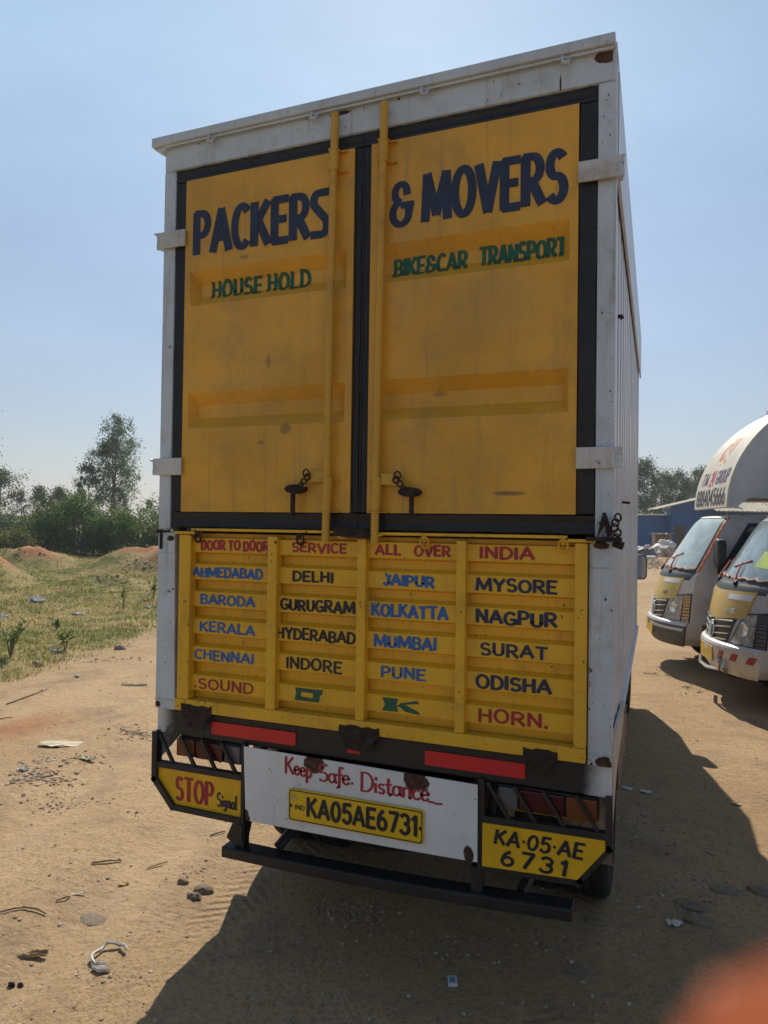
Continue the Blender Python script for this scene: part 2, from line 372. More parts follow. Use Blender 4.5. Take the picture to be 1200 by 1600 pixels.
def lettering(mb, text, x0, x1, zb, h, w, fn, mat=0, lower=False, gap=.16, jit=.02, horiz=.75, slant=0.0, flare=.08, arch=None, swap=None, seg=0):
    """paint `text` between x0 and x1 on baseline zb with cap height h, stroke w (fraction of h)"""
    rnd = random.Random(text); items = []; cur = 0.0
    for ch in text:
        if ch == ' ': cur += .34; continue
        key = ch
        if ch.islower(): key = 'l'+ch
        if swap and ch in swap: key = swap[ch]
        adv, st = G[key]; items.append((cur, st)); cur += adv+gap
    total = cur-gap; e_ = w*h*.48; x0 += e_; x1 -= e_; sx = (x1-x0)/total; cnt = 0
    inset = w*h*.30
    for c, st in items:
        dz = rnd.uniform(-jit, jit)*h; a = rnd.uniform(-jit, jit); s = 1+rnd.uniform(-jit, jit)
        for stroke in st:
            pts = []
            for u, v in stroke:
                vv = v*(1-w*.55)+w*.275                         # keep the stroke inside the cap height
                X = x0+(c+u+slant*v)*sx; Z = zb+vv*h*s+dz+a*(u*sx)
                if arch: Z += arch(X)
                pts.append((X, Z))
            off = .00022*(cnt % 7); cnt += 1
            ribbon(mb, pts, w*h, lambda u, v, o: fn(u, v, o), off, mat, horiz, flare, seg)

# ------------------------------------------------------------------ the box truck
truck = empty('box_truck', (0, 0, 0), 0, 'tall white box truck with painted yellow rear doors and tailgate, filling the photo', 'truck')
BL = 4.05                                                     # length of the cargo box
ZT, ZB = 3.64, 1.04
def rear(u, v, t): return (u, t, v)                           # outlines drawn on the tail plane, t = y
def groove(z, g0=2.878, g1=3.036, sl=.052, dp=.045):
    if z <= g0 or z >= g1: return 0.0
    return dp*min(1.0, (z-g0)/sl, (g1-z)/sl)
def insheet(u, v, o): return (u, -.0138-o+groove(v), v)
def sheet(y): return lambda u, v, o: (u, y-o, v)              # lettering on the tail plane

# box shell
def corrugated(xs, sgn):
    mb = MB(); pitch = .24; n = int((BL-.10)/pitch); ys = []
    for i in range(n):
        y0 = .08+i*pitch; ys += [(y0, 0), (y0+.10, 0), (y0+.125, -.032), (y0+.215, -.032)]
    ys.append((BL, 0))
    zs = [1.0, 1.25, 1.9, 2.6, 3.3, 3.60]
    vs = [(xs+sgn*d, y, z) for y, d in ys for z in zs]; m = len(zs)
    fs = [(i*m+j, (i+1)*m+j, (i+1)*m+j+1, i*m+j+1) for i in range(len(ys)-1) for j in range(m-1)]
    return mb.add(vs, fs)
for sgn in (-1, 1):
    s = corrugated(.985*sgn, sgn).build('side_panel', M['side'], truck)
    rl = MB(); rl.box(*sorted((.94*sgn, 1.0*sgn)), .0, BL, 3.60, 3.668)
    rl.build('top_rail', M['post'], truck, bevel=.006)
    rl = MB(); rl.box(*sorted((.95*sgn, .998*sgn)), .1, BL, .975, 1.02); rl.build('side_rail', M['post'], truck, bevel=.006)
    up_ = MB(); up_.box(*sorted((.992*sgn, 1.004*sgn)), .08, BL, 3.24, 3.60); up_.build('upper_side_sheet', M['side'], truck)
    ws_ = MB(); ws_.prism([(.47, .955), (1.32, .955), (1.32, .80), (1.22, .775), (.52, .775)], lambda u, v, t: (t, u, v), *sorted((.985*sgn, 1.0*sgn))); ws_.build('wheel_skirt', M['rust_flap'] if sgn > 0 else M['dark'], truck)
    # rusty skirt plate under the rear corner of the side
    sk = MB(); sk.prism([(.02, 1.12), (.95, 1.06), (.95, .98), (.30, .93), (.02, .80)], lambda u, v, t: (t, u, v), *sorted((.991*sgn, 1.003*sgn)))
    sk.build('corner_skirt', paint('rust stained skirt paint', (.52, .48, .42), .5, (.22, .13, .07), .8, rust=.5) if sgn > 0 else M['post'], truck)
MB().box(-.985, .985, BL-.03, BL, 1.0, 3.62).build('front_panel', M['side'], truck)
MB().box(-.99, .99, .02, BL-.005, 3.605, 3.655).build('roof', M['side'], truck)
MB().box(-.98, .98, .05, BL-.01, .93, 1.02).build('floor', M['dark'], truck)
# small fittings on the right side: hook, rope cleat
MB().tube([(.99, .34, 2.755), (1.004, .34, 2.755), (1.008, .34, 2.745)], .009).build('side_hook', M['rusty'], truck)
MB().tube([(.985, .98, 2.02), (1.022, .98, 2.017)], .006).build('side_hook', M['rusty'], truck)

# rear frame: upper posts, header
mb = MB()
for a, b in ((-1.0, -.936), (.936, 1.0)): mb.box(a, b, -.012, .07, 1.86, 3.516)
mb.box(-1.0, 1.0, -.010, .07, 3.518, 3.636)
fr = mb.build('rear_frame', M['post'], truck, bevel=.005)
hd = MB().box(-.96, .985, -.0135, -.0105, 3.52, 3.634).build('header_panel', M['header'], truck)
# roof trim with a bent left corner
mb = MB()
mb.prism([(-1.052, 3.672), (-1.052, 3.630), (-.90, 3.634), (.995, 3.636), (.995, 3.674)], rear, -.045, .03)
mb.prism([(-1.052, 3.629), (-1.002, 3.600), (-.975, 3.632)], rear, -.030, .02)
mb.box(-.99, .99, -.034, -.028, 3.622, 3.633)
tr = mb.build('roof_trim', M['trim'], truck, bevel=.004)
for px, py in ((338, 218), (497, 186), (668, 152), (886, 95)):
    x, z = F(px, py); mb = MB(); mb.tube([(x-.012, -.034, 3.632), (x-.010, -.05, 3.60), (x+.010, -.05, 3.595), (x+.012, -.03, 3.625)], .007, 6)
    mb.build('hook', M['trim'], truck, smooth=True)

# black seal frame round the doors, one per door, then the door leaves
def door(sgn):
    xo, xi = .936, .036 if sgn > 0 else .034
    def sx(x): return x*sgn
    ox, ix = .868 if sgn > 0 else .876, .042 if sgn > 0 else .034
    mb = MB()
    a, b = sorted((sx(ox), sx(ix))); x0, x1, z0, z1 = a, b, 1.942, 3.458
    lx0 = x0+.03; lx1 = x1-.03
    gz = [(2.878, 3.036), (2.318, 2.482)]; dp = .045; sl = .052
    rows = [z0]
    for g0, g1 in gz[::-1]: rows += [g0, g1]
    rows.append(z1)
    y = -.012
    for za, zb in ((z0, gz[1][0]), (gz[1][1], gz[0][0]), (gz[0][1], z1)):
        mb.grid(lambda u, v: (x0+(x1-x0)*u, y, za+(zb-za)*v), 14, 6)
    for g0, g1 in gz:                                         # pressed horizontal groove with sloped ends
        mb.add([(x0, y, g0), (lx0, y, g0), (lx0, y, g1), (x0, y, g1)], [(0, 1, 2, 3)])
        mb.add([(lx1, y, g0), (x1, y, g0), (x1, y, g1), (lx1, y, g1)], [(0, 1, 2, 3)])
        e = .026
        P = [(lx0, y, g0), (lx1, y, g0), (lx1, y, g1), (lx0, y, g1), (lx0+e, y+dp, g0+sl), (lx1-e, y+dp, g0+sl), (lx1-e, y+dp, g1-sl), (lx0+e, y+dp, g1-sl)]
        mb.add(P, [(0, 1, 5, 4), (1, 2, 6, 5), (2, 3, 7, 6), (3, 0, 4, 7), (4, 5, 6, 7)])
    # outer returns so that the leaf has thickness
    mb.add([(x0, y, z0), (x1, y, z0), (x1, y, z1), (x0, y, z1), (x0, y+.05, z0), (x1, y+.05, z0), (x1, y+.05, z1), (x0, y+.05, z1)],
           [(0, 4, 5, 1), (1, 5, 6, 2), (2, 6, 7, 3), (3, 7, 4, 0), (4, 7, 6, 5)])
    d = mb.build('door', M['door'], truck, fix=False)
    bmw = bmesh.new(); bmw.from_mesh(d.data); bmesh.ops.remove_doubles(bmw, verts=bmw.verts, dist=1e-5); bmesh.ops.recalc_face_normals(bmw, faces=bmw.faces); bmw.to_mesh(d.data); bmw.free()
    # gasket: soft lipped strip round the leaf
    sb = MB(); i0 = sx(.001); o0 = sx(.934)
    X0, X1 = sorted((i0, o0))
    rj = random.Random(3+sgn)
    def strip(p, q, w0, w1, axis):                            # p..q centre line, half widths
        n = 24
        prof = [(-1, .0), (-.92, -.010), (-.55, -.012), (-.35, -.008), (.3, -.0075), (.5, -.0115), (.92, -.010), (1, 0)]
        vs = []
        for i in range(n+1):
            t = i/n; cx, cz = p[0]+(q[0]-p[0])*t, p[1]+(q[1]-p[1])*t; j = rj.uniform(-.0022, .0022)
            for k_, dy in prof:
                wv = (w0 if k_ < 0 else w1)*k_+j
                vs.append((cx+wv, .004+dy, cz) if axis == 'z' else (cx, .004+dy, cz+wv))
        m = len(prof)
        sb.add(vs, [(i*m+j, i*m+j+1, (i+1)*m+j+1, (i+1)*m+j) for i in range(n) for j in range(m-1)])
    oc = (xo+ox)/2; oh = (xo-ox)/2-.001
    strip((sx(oc), 1.945), (sx(oc), 3.455), oh, oh, 'z')
    ic = ix/2; strip((sx(ic), 1.945), (sx(ic), 3.455), ic-.0005, ic-.0005, 'z')
    strip((X0, 1.905), (X1, 1.905), .036, .036, 'x'); strip((X0, 3.487), (X1, 3.487), .029, .029, 'x')
    sb.box(X0, X1, .052, .064, 1.87, 3.516)
    sb.build('door_seal', M['seal'], d, smooth=True)
    # strap hinges reaching over the seal onto the post
    for zc, hh in ((3.194, .038), (2.147, .039)):
        hb = MB(); a, b = sorted((sx(.868), sx(1.006))); hb.box(a, b, -.030, -.018, zc-hh, zc+hh)
        a, b = sorted((sx(.80 if sgn < 0 else .862), sx(.872)))
        hg = hb.build('hinge', M['hinge'], d, bevel=.003)
        pb = MB(); xk = sx(1.016)
        for j in (-1, 0, 1): pb.tube([(xk, -.02, zc+j*.025-.012), (xk, -.02, zc+j*.025+.012)], .013 if j else .012, 10)
        pb.box(*sorted((sx(1.003), sx(1.022))), -.03, .02, zc-.034, zc-.022); pb.box(*sorted((sx(1.003), sx(1.022))), -.03, .02, zc+.022, zc+.034)
        pb.tube([(xk+sx(.004), -.022, zc+.03), (xk+sx(.012), -.04, zc+.03)], .006, 6)
        pb.build('hinge_pin', M['post'], d)
    # locking rod
    xr = -.121 if sgn < 0 else .097; dx = -.011 if sgn < 0 else -.013   # rods lean slightly
    rb = MB(); rb.tube([(xr-dx, -.046, 3.598), (xr, -.046, 2.6), (xr+dx*.4, -.046, 1.822)], .0165, 14)
    rb.tube([(xr-dx*.2+.0, -.046, 2.085), (xr+dx*.3, -.046, 1.952)], .0205, 14)
    rb.tube([(xr-dx*.9, -.046, 3.44), (xr-dx*.8, -.046, 3.36)], .020, 14)
    for zc in (3.445, 3.36, 2.075, 1.945):
        xc = xr-dx*(zc-2.6); xc = xr-dx*.8 if zc > 3 else xr+dx*.3
        rb.box(xc-.034, xc+.048, -.030, -.0125, zc-.003, zc+.003); rb.tube([(xc-.022, -.03, zc), (xc-.018, -.06, zc), (xc+.018, -.06, zc), (xc+.022, -.03, zc)], .004, 6)
    rb.build('lock_rod', M['rod'], d, smooth=True)
    # locking handle: a flat arm off the rod into a dark keeper with a chain and a hanging pin
    hb = MB(); z = 2.085 if sgn < 0 else 2.070; s2 = sgn
    xa = xr+s2*.018
    hb.prism([(xa, z+.03), (xa+s2*.055, z+.028), (xa+s2*.075, z+.005), (xa+s2*.115, z-.035), (xa+s2*.105, z-.048), (xa+s2*.06, z-.018), (xa, z-.015)], rear, -.052, -.042)
    hl = hb.build('lock_handle', M['rod'], d, bevel=.002)
    kb = MB(); xk = xr+s2*(.150 if sgn < 0 else .140); zk = z-.045
    ell = arc(xk, zk, .043, .019, 0, 360, 20)[:-1]
    kb.prism(ell, rear, -.062, -.016); kb.prism(arc(xk, zk, .030, .009, 0, 360, 20)[:-1], rear, -.067, -.0625)
    xp = xk+s2*.006 if sgn < 0 else xk+.012
    kb.box(xp-.008, xp+.008, -.060, -.046, 1.925, zk)
    for (cx, cz, r_) in ((xa+s2*.075, z+.022, .014), (xa+s2*.070, z+.004, .013), (xa+s2*.085, z-.012, .012), (xa+s2*.10, z-.03, .010)):
        kb.tube([(cx+r_*math.cos(a), -.058-.004*math.sin(2*a), cz+r_*math.sin(a)) for a in [2*math.pi*i/12 for i in range(13)]], .0035, 6, cap=False)
    kb.build('lock_keeper', M['rusty'], d, smooth=True)
    # painted words
    lb = MB(); fn = sheet(-.0135)
    if sgn < 0:
        lettering(lb, 'PACKERz', -.838, -.137, 3.106, .200, .185, fn, 0, gap=.24, horiz=.86, jit=.004, flare=.10)
        d1 = lb.build('lettering', M['navy'], d, fix=False)
        lb = MB(); lettering(lb, 'HOUSE HOLD', -.760, -.250, 2.912, .080, .21, insheet, 0, gap=.24, horiz=.7, jit=.015, seg=.008)
    else:
        lettering(lb, '&', .122, .232, 3.098, .185, .17, fn, 0, horiz=.8, jit=0)
        lettering(lb, 'MOVERS', .258, .834, 3.100, .198, .172, fn, 0, gap=.24, horiz=.9, jit=.004, flare=.10)
        lb.build('lettering', M['navy'], d, fix=False)
        lb = MB(); g_ = insheet
        lettering(lb, 'BIKE&CAR', .128, .446, 2.906, .078, .20, g_, 0, gap=.20, horiz=.7, jit=.015, seg=.008)
        lettering(lb, 'TRANSPORT', .486, .826, 2.908, .078, .20, g_, 0, gap=.18, horiz=.7, jit=.015, seg=.008)
    lb.build('lettering', M['green'], d, fix=False)
    return d
M['hinge'] = paint('white hinge paint', (.60, .62, .62), .4, (.2, .1, .05), .6, rust=.55)
door(-1); door(1)

# tailgate with pressed bands, stiles and painted towns
rowz = [1.794, 1.672, 1.5505, 1.428, 1.304, 1.176]
mb = MB()
prof = [(1.847, -.010)]
for zc in rowz:
    prof += [(zc+.046, .026), (zc+.034, -.010), (zc-.033, -.010), (zc-.043, .026)] if zc < 1.79 else [(1.842, .024), (zc+.034, .024), (zc+.030, -.010), (zc-.033, -.010), (zc-.043, .026)]
prof += [(1.103, .026)]
prof = prof[1:]
xs = [-.88+1.76*i/20 for i in range(21)]
mb.add([(x, y, z) for z, y in prof for x in xs], [(j*21+i, j*21+i+1, (j+1)*21+i+1, (j+1)*21+i) for j in range(len(prof)-1) for i in range(20)])
mb.box(-.88, .88, .030, .042, 1.05, 1.845)
tg = mb.build('tailgate', M['yellow'], truck)
mb = MB()
for xc, hw in ((-.832, .031), (-.383, .023), (.031, .0195), (.446, .019), (.891, .022)):
    mb.box(xc-hw, xc+hw, -.036, .012, 1.1035, 1.838)
    mb.build('stile', M['rail_yellow'], tg, bevel=.004); mb = MB()
    if abs(xc) > .8: mb.box(xc-hw-.026, xc+hw+.026, -.042, .010, 1.841, 1.853); mb.build('stile_cap', M['rail_yellow'], tg, bevel=.002); mb = MB()
mb = MB(); mb.box(-.876, .912, -.034, .020, 1.049, 1.102)
mb.build('bottom_rail', M['rail_yellow'], tg, bevel=.004)
mb = MB(); mb.box(-.80, .0, -.036, .01, 1.856, 1.868); mb.box(.10, .84, -.036, .01, 1.853, 1.865)
mb.prism([(-.10, 1.862), (-.06, 1.834), (.00, 1.845), (.09, 1.838), (.14, 1.858)], rear, -.045, -.037)
mb.build('top_rail', M['rail_yellow'], tg, bevel=.002)
mb = MB(); mb.prism([(-.085, 1.880), (-.09, 1.850), (-.04, 1.842), (.07, 1.838), (.085, 1.856), (.06, 1.876)], rear, -.056, -.046)
mb.build('catch_plate', M['rusty'], tg)
for px, py in ((305, 834), (466, 845), (661, 846), (879, 855)):
    x, z = F(px, py, -.05); mb = MB(); x0 = -.797 if px == 305 else x
    mb.tube([(x+.016*math.cos(a), -.032-.006*math.sin(a), 1.828+.022*math.sin(a)) for a in [2*math.pi*i/14 for i in range(15)]], .005, 6, cap=False)
    mb.tube([(x, -.02, 1.848), (x, -.038, 1.842), (x, -.036, 1.83)], .006, 6)
    mb.build('ring', M['rail_yellow'] if px > 600 else M['rusty'], tg, smooth=True)
yl = sheet(-.0112)
def words(rows, mat):
    lb = MB()
    for text, pxa, pxb, pyc, r, hh, wt in rows:
        x0 = F(pxa, pyc, -.012)[0]; x1 = F(pxb, pyc, -.012)[0]
        lettering(lb, text, x0, x1, rowz[r]-hh/2, hh, wt, yl, 0, gap=.20, horiz=.66, jit=.045)
    lb.build('lettering', mat, tg, fix=False)
words([('DOOR TO DOOR', 313, 421, 853, 0, .046, .26), ('SERVICE', 455, 543, 857, 0, .043, .25), ('ALL', 585, 628, 861, 0, .044, .26), ('OVER', 646, 705, 863, 0, .044, .26),
       ('INDIA', 748, 836, 865, 0, .048, .26), ('.SOUND', 302, 396, 1073, 5, .048, .21), ('HORN.', 746, 858, 1127, 5, .052, .23)], M['red'])
words([('AHMEDABAD', 300, 411, 897, 1, .046, .26), ('BARODA', 312, 399, 939, 2, .046, .25), ('KERALA', 311, 399, 985, 3, .046, .24), ('CHENNAI', 303, 397, 1028, 4, .045, .24),
       ('JAIPUR', 597, 680, 907, 1, .046, .28), ('KOLKATTA', 579, 701, 957, 2, .052, .25), ('MUMBAI', 583, 683, 1004, 3, .050, .25), ('PUNE', 594, 666, 1055, 4, .046, .24)], M['blue'])
words([('DELHI', 456, 522, 902, 1, .046, .26), ('GURUGRAM', 437, 556, 948, 2, .050, .26), ('HYDERABAD', 431, 556, 994, 3, .050, .24), ('INDORE', 446, 535, 1041, 4, .050, .22)], M['ink'])
words([('MYSORE', 742, 872, 916, 1, .050, .26), ('NAGPUR', 742, 872, 968, 2, .054, .26), ('SURAT', 749, 857, 1020, 3, .050, .24), ('ODISHA', 742, 863, 1073, 4, .054, .26)], M['navy'])
lb = MB(); z = rowz[5]
x0, x1 = F(460, 1087, -.012)[0], F(498, 1087, -.012)[0]; xe = F(504, 1079, -.012)[0]
fnn = lambda u, v, t: (u, -.0116-t, v)
def quadp(pts, o=0): lb.add([fnn(u, v, o) for u, v in pts], [tuple(range(len(pts)))])
xm0, xm1 = x0+.034, x1-.030
quadp([(x0, z-.026), (xm0, z-.026), (xm0-.004, z-.004), (xm0-.002, z+.010), (xm0+.008, z+.027), (x0+.002, z+.027), (x0+.008, z+.004)])
quadp([(xm1-.006, z-.026), (x1+.002, z-.026), (x1+.004, z), (xe, z+.012), (xe, z+.028), (xm1-.008, z+.026), (xm1+.004, z+.006), (xm1+.003, z-.008)], .0002)
quadp([(xm0-.002, z+.012), (xm1, z+.010), (xm1, z+.026), (xm0, z+.027)], .0004); quadp([(xm0-.004, z-.026), (xm1, z-.026), (xm1+.002, z-.012), (xm0-.004, z-.008)], .0006)
x0, x1, x2 = F(597, 1105, -.012)[0], F(622, 1105, -.012)[0], F(655, 1105, -.012)[0]
lb.add([fnn(u, v, 0) for u, v in [(x0, z-.026), (x0+.012, z), (x0, z+.026), (x1, z+.026), (x1-.008, z+.002), (x1, z-.026)]], [(0, 1, 4, 5), (1, 2, 3, 4)])
lb.add([fnn(u, v, .0002) for u, v in [(x1-.008, z-.004), (x1+.012, z+.010), (x2-.01, z+.026), (x2, z+.015), (x1+.028, z+.006), (x1+.004, z-.006)]], [(0, 1, 4, 5), (1, 2, 3, 4)])
lb.add([fnn(u, v, .0003) for u, v in [(x1+.004, z-.002), (x1+.028, z+.006), (x2-.002, z-.018), (x2+.004, z-.029), (x1+.03, z-.022)]], [(0, 1, 2, 4), (2, 3, 4)])
lb.build('lettering', M['green'], tg, fix=False)

# lower corner posts and bumper beam
mb = MB()
mb.prism([(-1.0, 1.842), (-.908, 1.840), (-.892, 1.04), (-1.0, 1.04)], rear, -.010, .07)
mb.box(-1.003, -.90, -.0145, -.009, 1.078, 1.084); mb.box(-1.003, -.91, -.0145, -.009, 1.748, 1.753)
mb.build('corner_post', M['post'], truck, bevel=.005); mb = MB()
mb.prism([(.917, 1.838), (1.0, 1.846), (1.0, 1.04), (.917, 1.04)], rear, -.010, .07)
mb.box(.92, 1.003, -.0145, -.009, 1.078, 1.084); mb.box(.92, 1.003, -.0145, -.009, 1.748, 1.753)
mb.build('corner_post', M['post'], truck, bevel=.005)
mb = MB(); mb.box(.9145, .9168, -.008, .03, 1.045, 1.84)
mb.build('post_edge', M['seal'], truck)
mb = MB(); mb.box(-1.0, 1.0, .006, .13, .924, 1.039)
bm_ = mb.build('bumper_beam', M['beam'], truck, bevel=.006)
for (xa, xb, za, zb) in ((-.697, -.275, .953, 1.008), (-.034, .021, .957, .985), (.300, .692, .953, 1.009)):
    MB().box(xa, xb, -.0005, .0055, za, zb).build('reflector', M['reflector'], bm_)
for xa, xb in ((-.835, -.675), (-.060, .120), (.690, .815)):
    mb = MB(); n = 7; rr_ = random.Random(xa)
    top = [(xb+(xa-xb)*i/n+ (rr_.uniform(-.003, .003)), 1.080+rr_.uniform(-.004, .004)) for i in range(n+1)]
    mb.prism([(xa+.03, .985), (xb-.035, .975), (xb-.03, 1.02), (xb, 1.045)]+top+[(xa, 1.045), (xa+.02, 1.02)], rear, -.0372, -.0345)
    mb.tube([(xa+.03, -.012, 1.043), (xb-.03, -.012, 1.043)], .012, 8)
    mb.build('tailgate_hinge', M['rusty'], truck)
# corner chain latch on the right post
mb = MB(); x0, z0 = F(945, 838)
mb.prism([(x0-.025, z0-.01), (x0-.005, z0+.085), (x0+.006, z0+.085), (x0+.03, z0+.01), (x0+.012, z0-.005), (x0+.002, z0+.04)], rear, -.05, -.038)
mb.box(.91, 1.03, -.055, -.03, 1.847, 1.862); mb.tube([(1.0, -.02, 1.842), (1.035, -.02, 1.83)], .014, 8)
for i in range(5):
    cx, cz = 1.010+.006*math.sin(i*2), 1.86+.018*i
    mb.tube([(cx+.011*math.cos(a), -.036+.006*math.sin(a+i), cz+.014*math.sin(a)) for a in [2*math.pi*j/10 for j in range(11)]], .0035, 5, cap=False)
mb.build('latch', M['rusty'], truck, smooth=True)
mb = MB(); mb.box(-1.004, -.93, -.022, -.0115, 1.845, 1.856); mb.box(-.985, -.975, -.020, -.0115, 1.77, 1.85)
mb.build('latch', M['rusty'], truck)

# white board with the number plate
mb = MB(); mb.prism([(-.515, .928), (.518, .914), (.520, .622), (.30, .618), (-.10, .613), (-.50, .612)], rear, -.024, -.018)
wb = mb.build('tail_board', M['board'], truck, bevel=.002)
lb = MB(); fnb = sheet(-.0248)
x = [F(p, q, -.025)[0] for p, q in ((444, 1200), (487, 1205), (496, 1205), (551, 1215), (562, 1220), (688, 1245))]
lettering(lb, 'Keep', x[0], F(489, 1200, -.025)[0], .838, .074, .155, fnb, 0, gap=.10, horiz=.55, jit=.03)
lettering(lb, 'Safe', x[2], x[3]-.01, .832, .076, .155, fnb, 0, gap=.06, horiz=.55, jit=.03)
lettering(lb, '.', x[3]-.006, x[3]+.002, .838, .05, .2, fnb, 0)
lettering(lb, 'Distance', x[4], F(672, 1240, -.025)[0], .818, .080, .15, fnb, 0, gap=.08, horiz=.55, jit=.03)
ribbon(lb, [(F(670, 1244, -.025)[0], .820), (F(676, 1246, -.025)[0], .822), (F(682, 1247, -.025)[0], .818), (F(690, 1250, -.025)[0], .820)], .010, fnb, .0003, 0)
lb.build('lettering', M['red'], wb, fix=False)
mb = MB(); rim = []
def rrect(x0, x1, z0, z1, r):
    o = []
    for cx, cz, a in ((x1-r, z1-r, 0), (x0+r, z1-r, 90), (x0+r, z0+r, 180), (x1-r, z0+r, 270)): o += arc(cx, cz, r, r, a, a+90, 4)
    return o
mb.prism(rrect(-.284, .309, .656, .788, .012), rear, -.038, -.026)
pl = mb.build('number_plate', M['plate'], truck, bevel=.002)
lb = MB(); fnp = lambda u, v, o: (u, -.0395-o, v)
o4 = rrect(-.280, .305, .660, .784, .010); i4 = rrect(-.276, .301, .664, .780, .009); nn = len(o4)
lb.add([fnp(u, v, 0) for u, v in o4]+[fnp(u, v, 0) for u, v in i4], [(i, (i+1) % nn, nn+(i+1) % nn, nn+i) for i in range(nn)])
lettering(lb, 'KA05AE6731', F(478, 1250, -.039)[0], F(655, 1290, -.039)[0], .683, .082, .19, fnp, 0, gap=.22, horiz=.95, jit=.0, flare=0)
lettering(lb, 'IND', F(461, 1250, -.039)[0], F(476, 1255, -.039)[0], .706, .020, .16, fnp, 0, gap=.15, jit=0)
for cx in (-.272, .297): lb.add([fnp(cx+.007*math.cos(a), .718+.007*math.sin(a), .0005) for a in [2*math.pi*i/10 for i in range(10)]], [tuple(range(10))])
lb.build('lettering', M['ink'], pl, fix=False)
lb = MB(); lb.add([fnp(-.256+.010*math.cos(a), .755+.010*math.sin(a), .0004) for a in [2*math.pi*i/12 for i in range(12)]], [tuple(range(12))])
lb.build('hologram', M['steel'], pl, fix=False)

# lamp guards and sign panels each side
def frame_bar(mb, pts, w, y0, y1):
    for a, b in zip(pts, pts[1:]):
        dx, dz = b[0]-a[0], b[1]-a[1]; l = math.hypot(dx, dz); nx, nz = -dz/l*w/2, dx/l*w/2; ex, ez = dx/l*w*.42, dz/l*w*.42
        mb.prism([(a[0]-ex+nx, a[1]-ez+nz), (b[0]+ex+nx, b[1]+ez+nz), (b[0]+ex-nx, b[1]+ez-nz), (a[0]-ex-nx, a[1]-ez-nz)], rear, y0, y1)
# left: STOP
mb = MB(); mb.prism([(-.988, .786), (-.535, .786), (-.535, .606), (-.884, .612), (-.988, .722)], rear, -0.0050, 0.0000)
sp_ = mb.build('stop_panel', M['panel_dim'] if 'panel_dim' in M else M['panel'], truck)
mb = MB(); frame_bar(mb, [(-.992, .925), (-.992, .718), (-.888, .605)], .026, -0.0220, 0.0180); frame_bar(mb, [(-.888, .604), (-.538, .600)], .024, -0.0205, 0.0165)
frame_bar(mb, [(-.98, .786), (-.54, .788)], .024, -0.0190, 0.0150); frame_bar(mb, [(-.522, .930), (-.522, .60)], .016, -0.0175, 0.0135)
for i, xx in enumerate((-.945, -.83, -.72, -.615)): frame_bar(mb, [(xx-.025, .918), (xx+.055, .790)], .014, -.012+.001*i, .0+.001*i)
mb.build('guard_frame', M['dark'], sp_)
lb = MB(); fs_ = sheet(-.0058)
lettering(lb, 'STOP', F(273, 1230, -.006)[0], F(335, 1240, -.006)[0], .634, .108, .17, fs_, 0, gap=.22, horiz=.6, jit=.02)
lb.build('lettering', M['red'], sp_, fix=False)
lb = MB(); lettering(lb, 'Signal', F(338, 1245, -.006)[0], F(371, 1255, -.006)[0], .640, .062, .15, fs_, 0, gap=.12, horiz=.8, jit=.03)
lb.build('lettering', M['ink'], sp_, fix=False)
# right: number repeated
mb = MB(); mb.prism([(.538, .774), (.980, .783), (.982, .750), (.886, .628), (.538, .612)], rear, -0.0220, -0.0160)
kp = mb.build('number_panel', M['panel'], truck)
mb = MB(); frame_bar(mb, [(.992, .925), (.993, .752), (.892, .622), (.885, .612)], .024, -0.0155, 0.0200); frame_bar(mb, [(.54, .600), (.890, .614)], .022, -0.0140, 0.0190)
frame_bar(mb, [(.53, .785), (.985, .794)], .024, -0.0145, 0.0180); frame_bar(mb, [(.529, .925), (.529, .60)], .024, -0.0130, 0.0175)
for i, xx in enumerate((.575, .675, .78, .90)): frame_bar(mb, [(xx-.02, .918), (xx+.06, .795)], .013, -.010+.001*i, .002+.001*i)
mb.build('guard_frame', M['dark'], kp)
lb = MB(); fk = sheet(-.0228)
lettering(lb, 'KA-05-AE', F(770, 1305, -.023)[0], F(912, 1322, -.023)[0], .704, .058, .21, fk, 0, gap=.22, horiz=.8, jit=.03, slant=.16)
lettering(lb, '6731', F(780, 1332, -.023)[0], F(888, 1352, -.023)[0], .630, .060, .22, fk, 0, gap=.40, horiz=.8, jit=.04, slant=.12)
lb.build('lettering', M['ink'], kp, fix=False)
# tail lamps behind the guards
for sgn in (-1, 1):
    mb = MB(); a, b = (-.900, -.552) if sgn < 0 else (.585, .955); mb.box(a, b, .03, .085, .822, .912)
    tl = mb.build('tail_lamp', M['black'], truck, bevel=.008)
    L4 = b-a; order = (('amber', 0, .30), ('redlens', .30, .74), ('clear', .74, 1.0)) if sgn < 0 else (('clear', 0, .22), ('redlens', .22, .68), ('amber', .68, 1.0))
    for m_, f0, f1 in order:
        mb = MB(); mb.box(a+L4*f0+.004, a+L4*f1-.004, .012, .029, .828, .906); mb.build('lens', M[m_], tl, bevel=.006)
# yellow plate with lettering hidden behind the right guard
mb = MB(); mb.box(.60, .93, .09, .095, .795, .835); mb.build('rear_plate', M['panel'], truck)

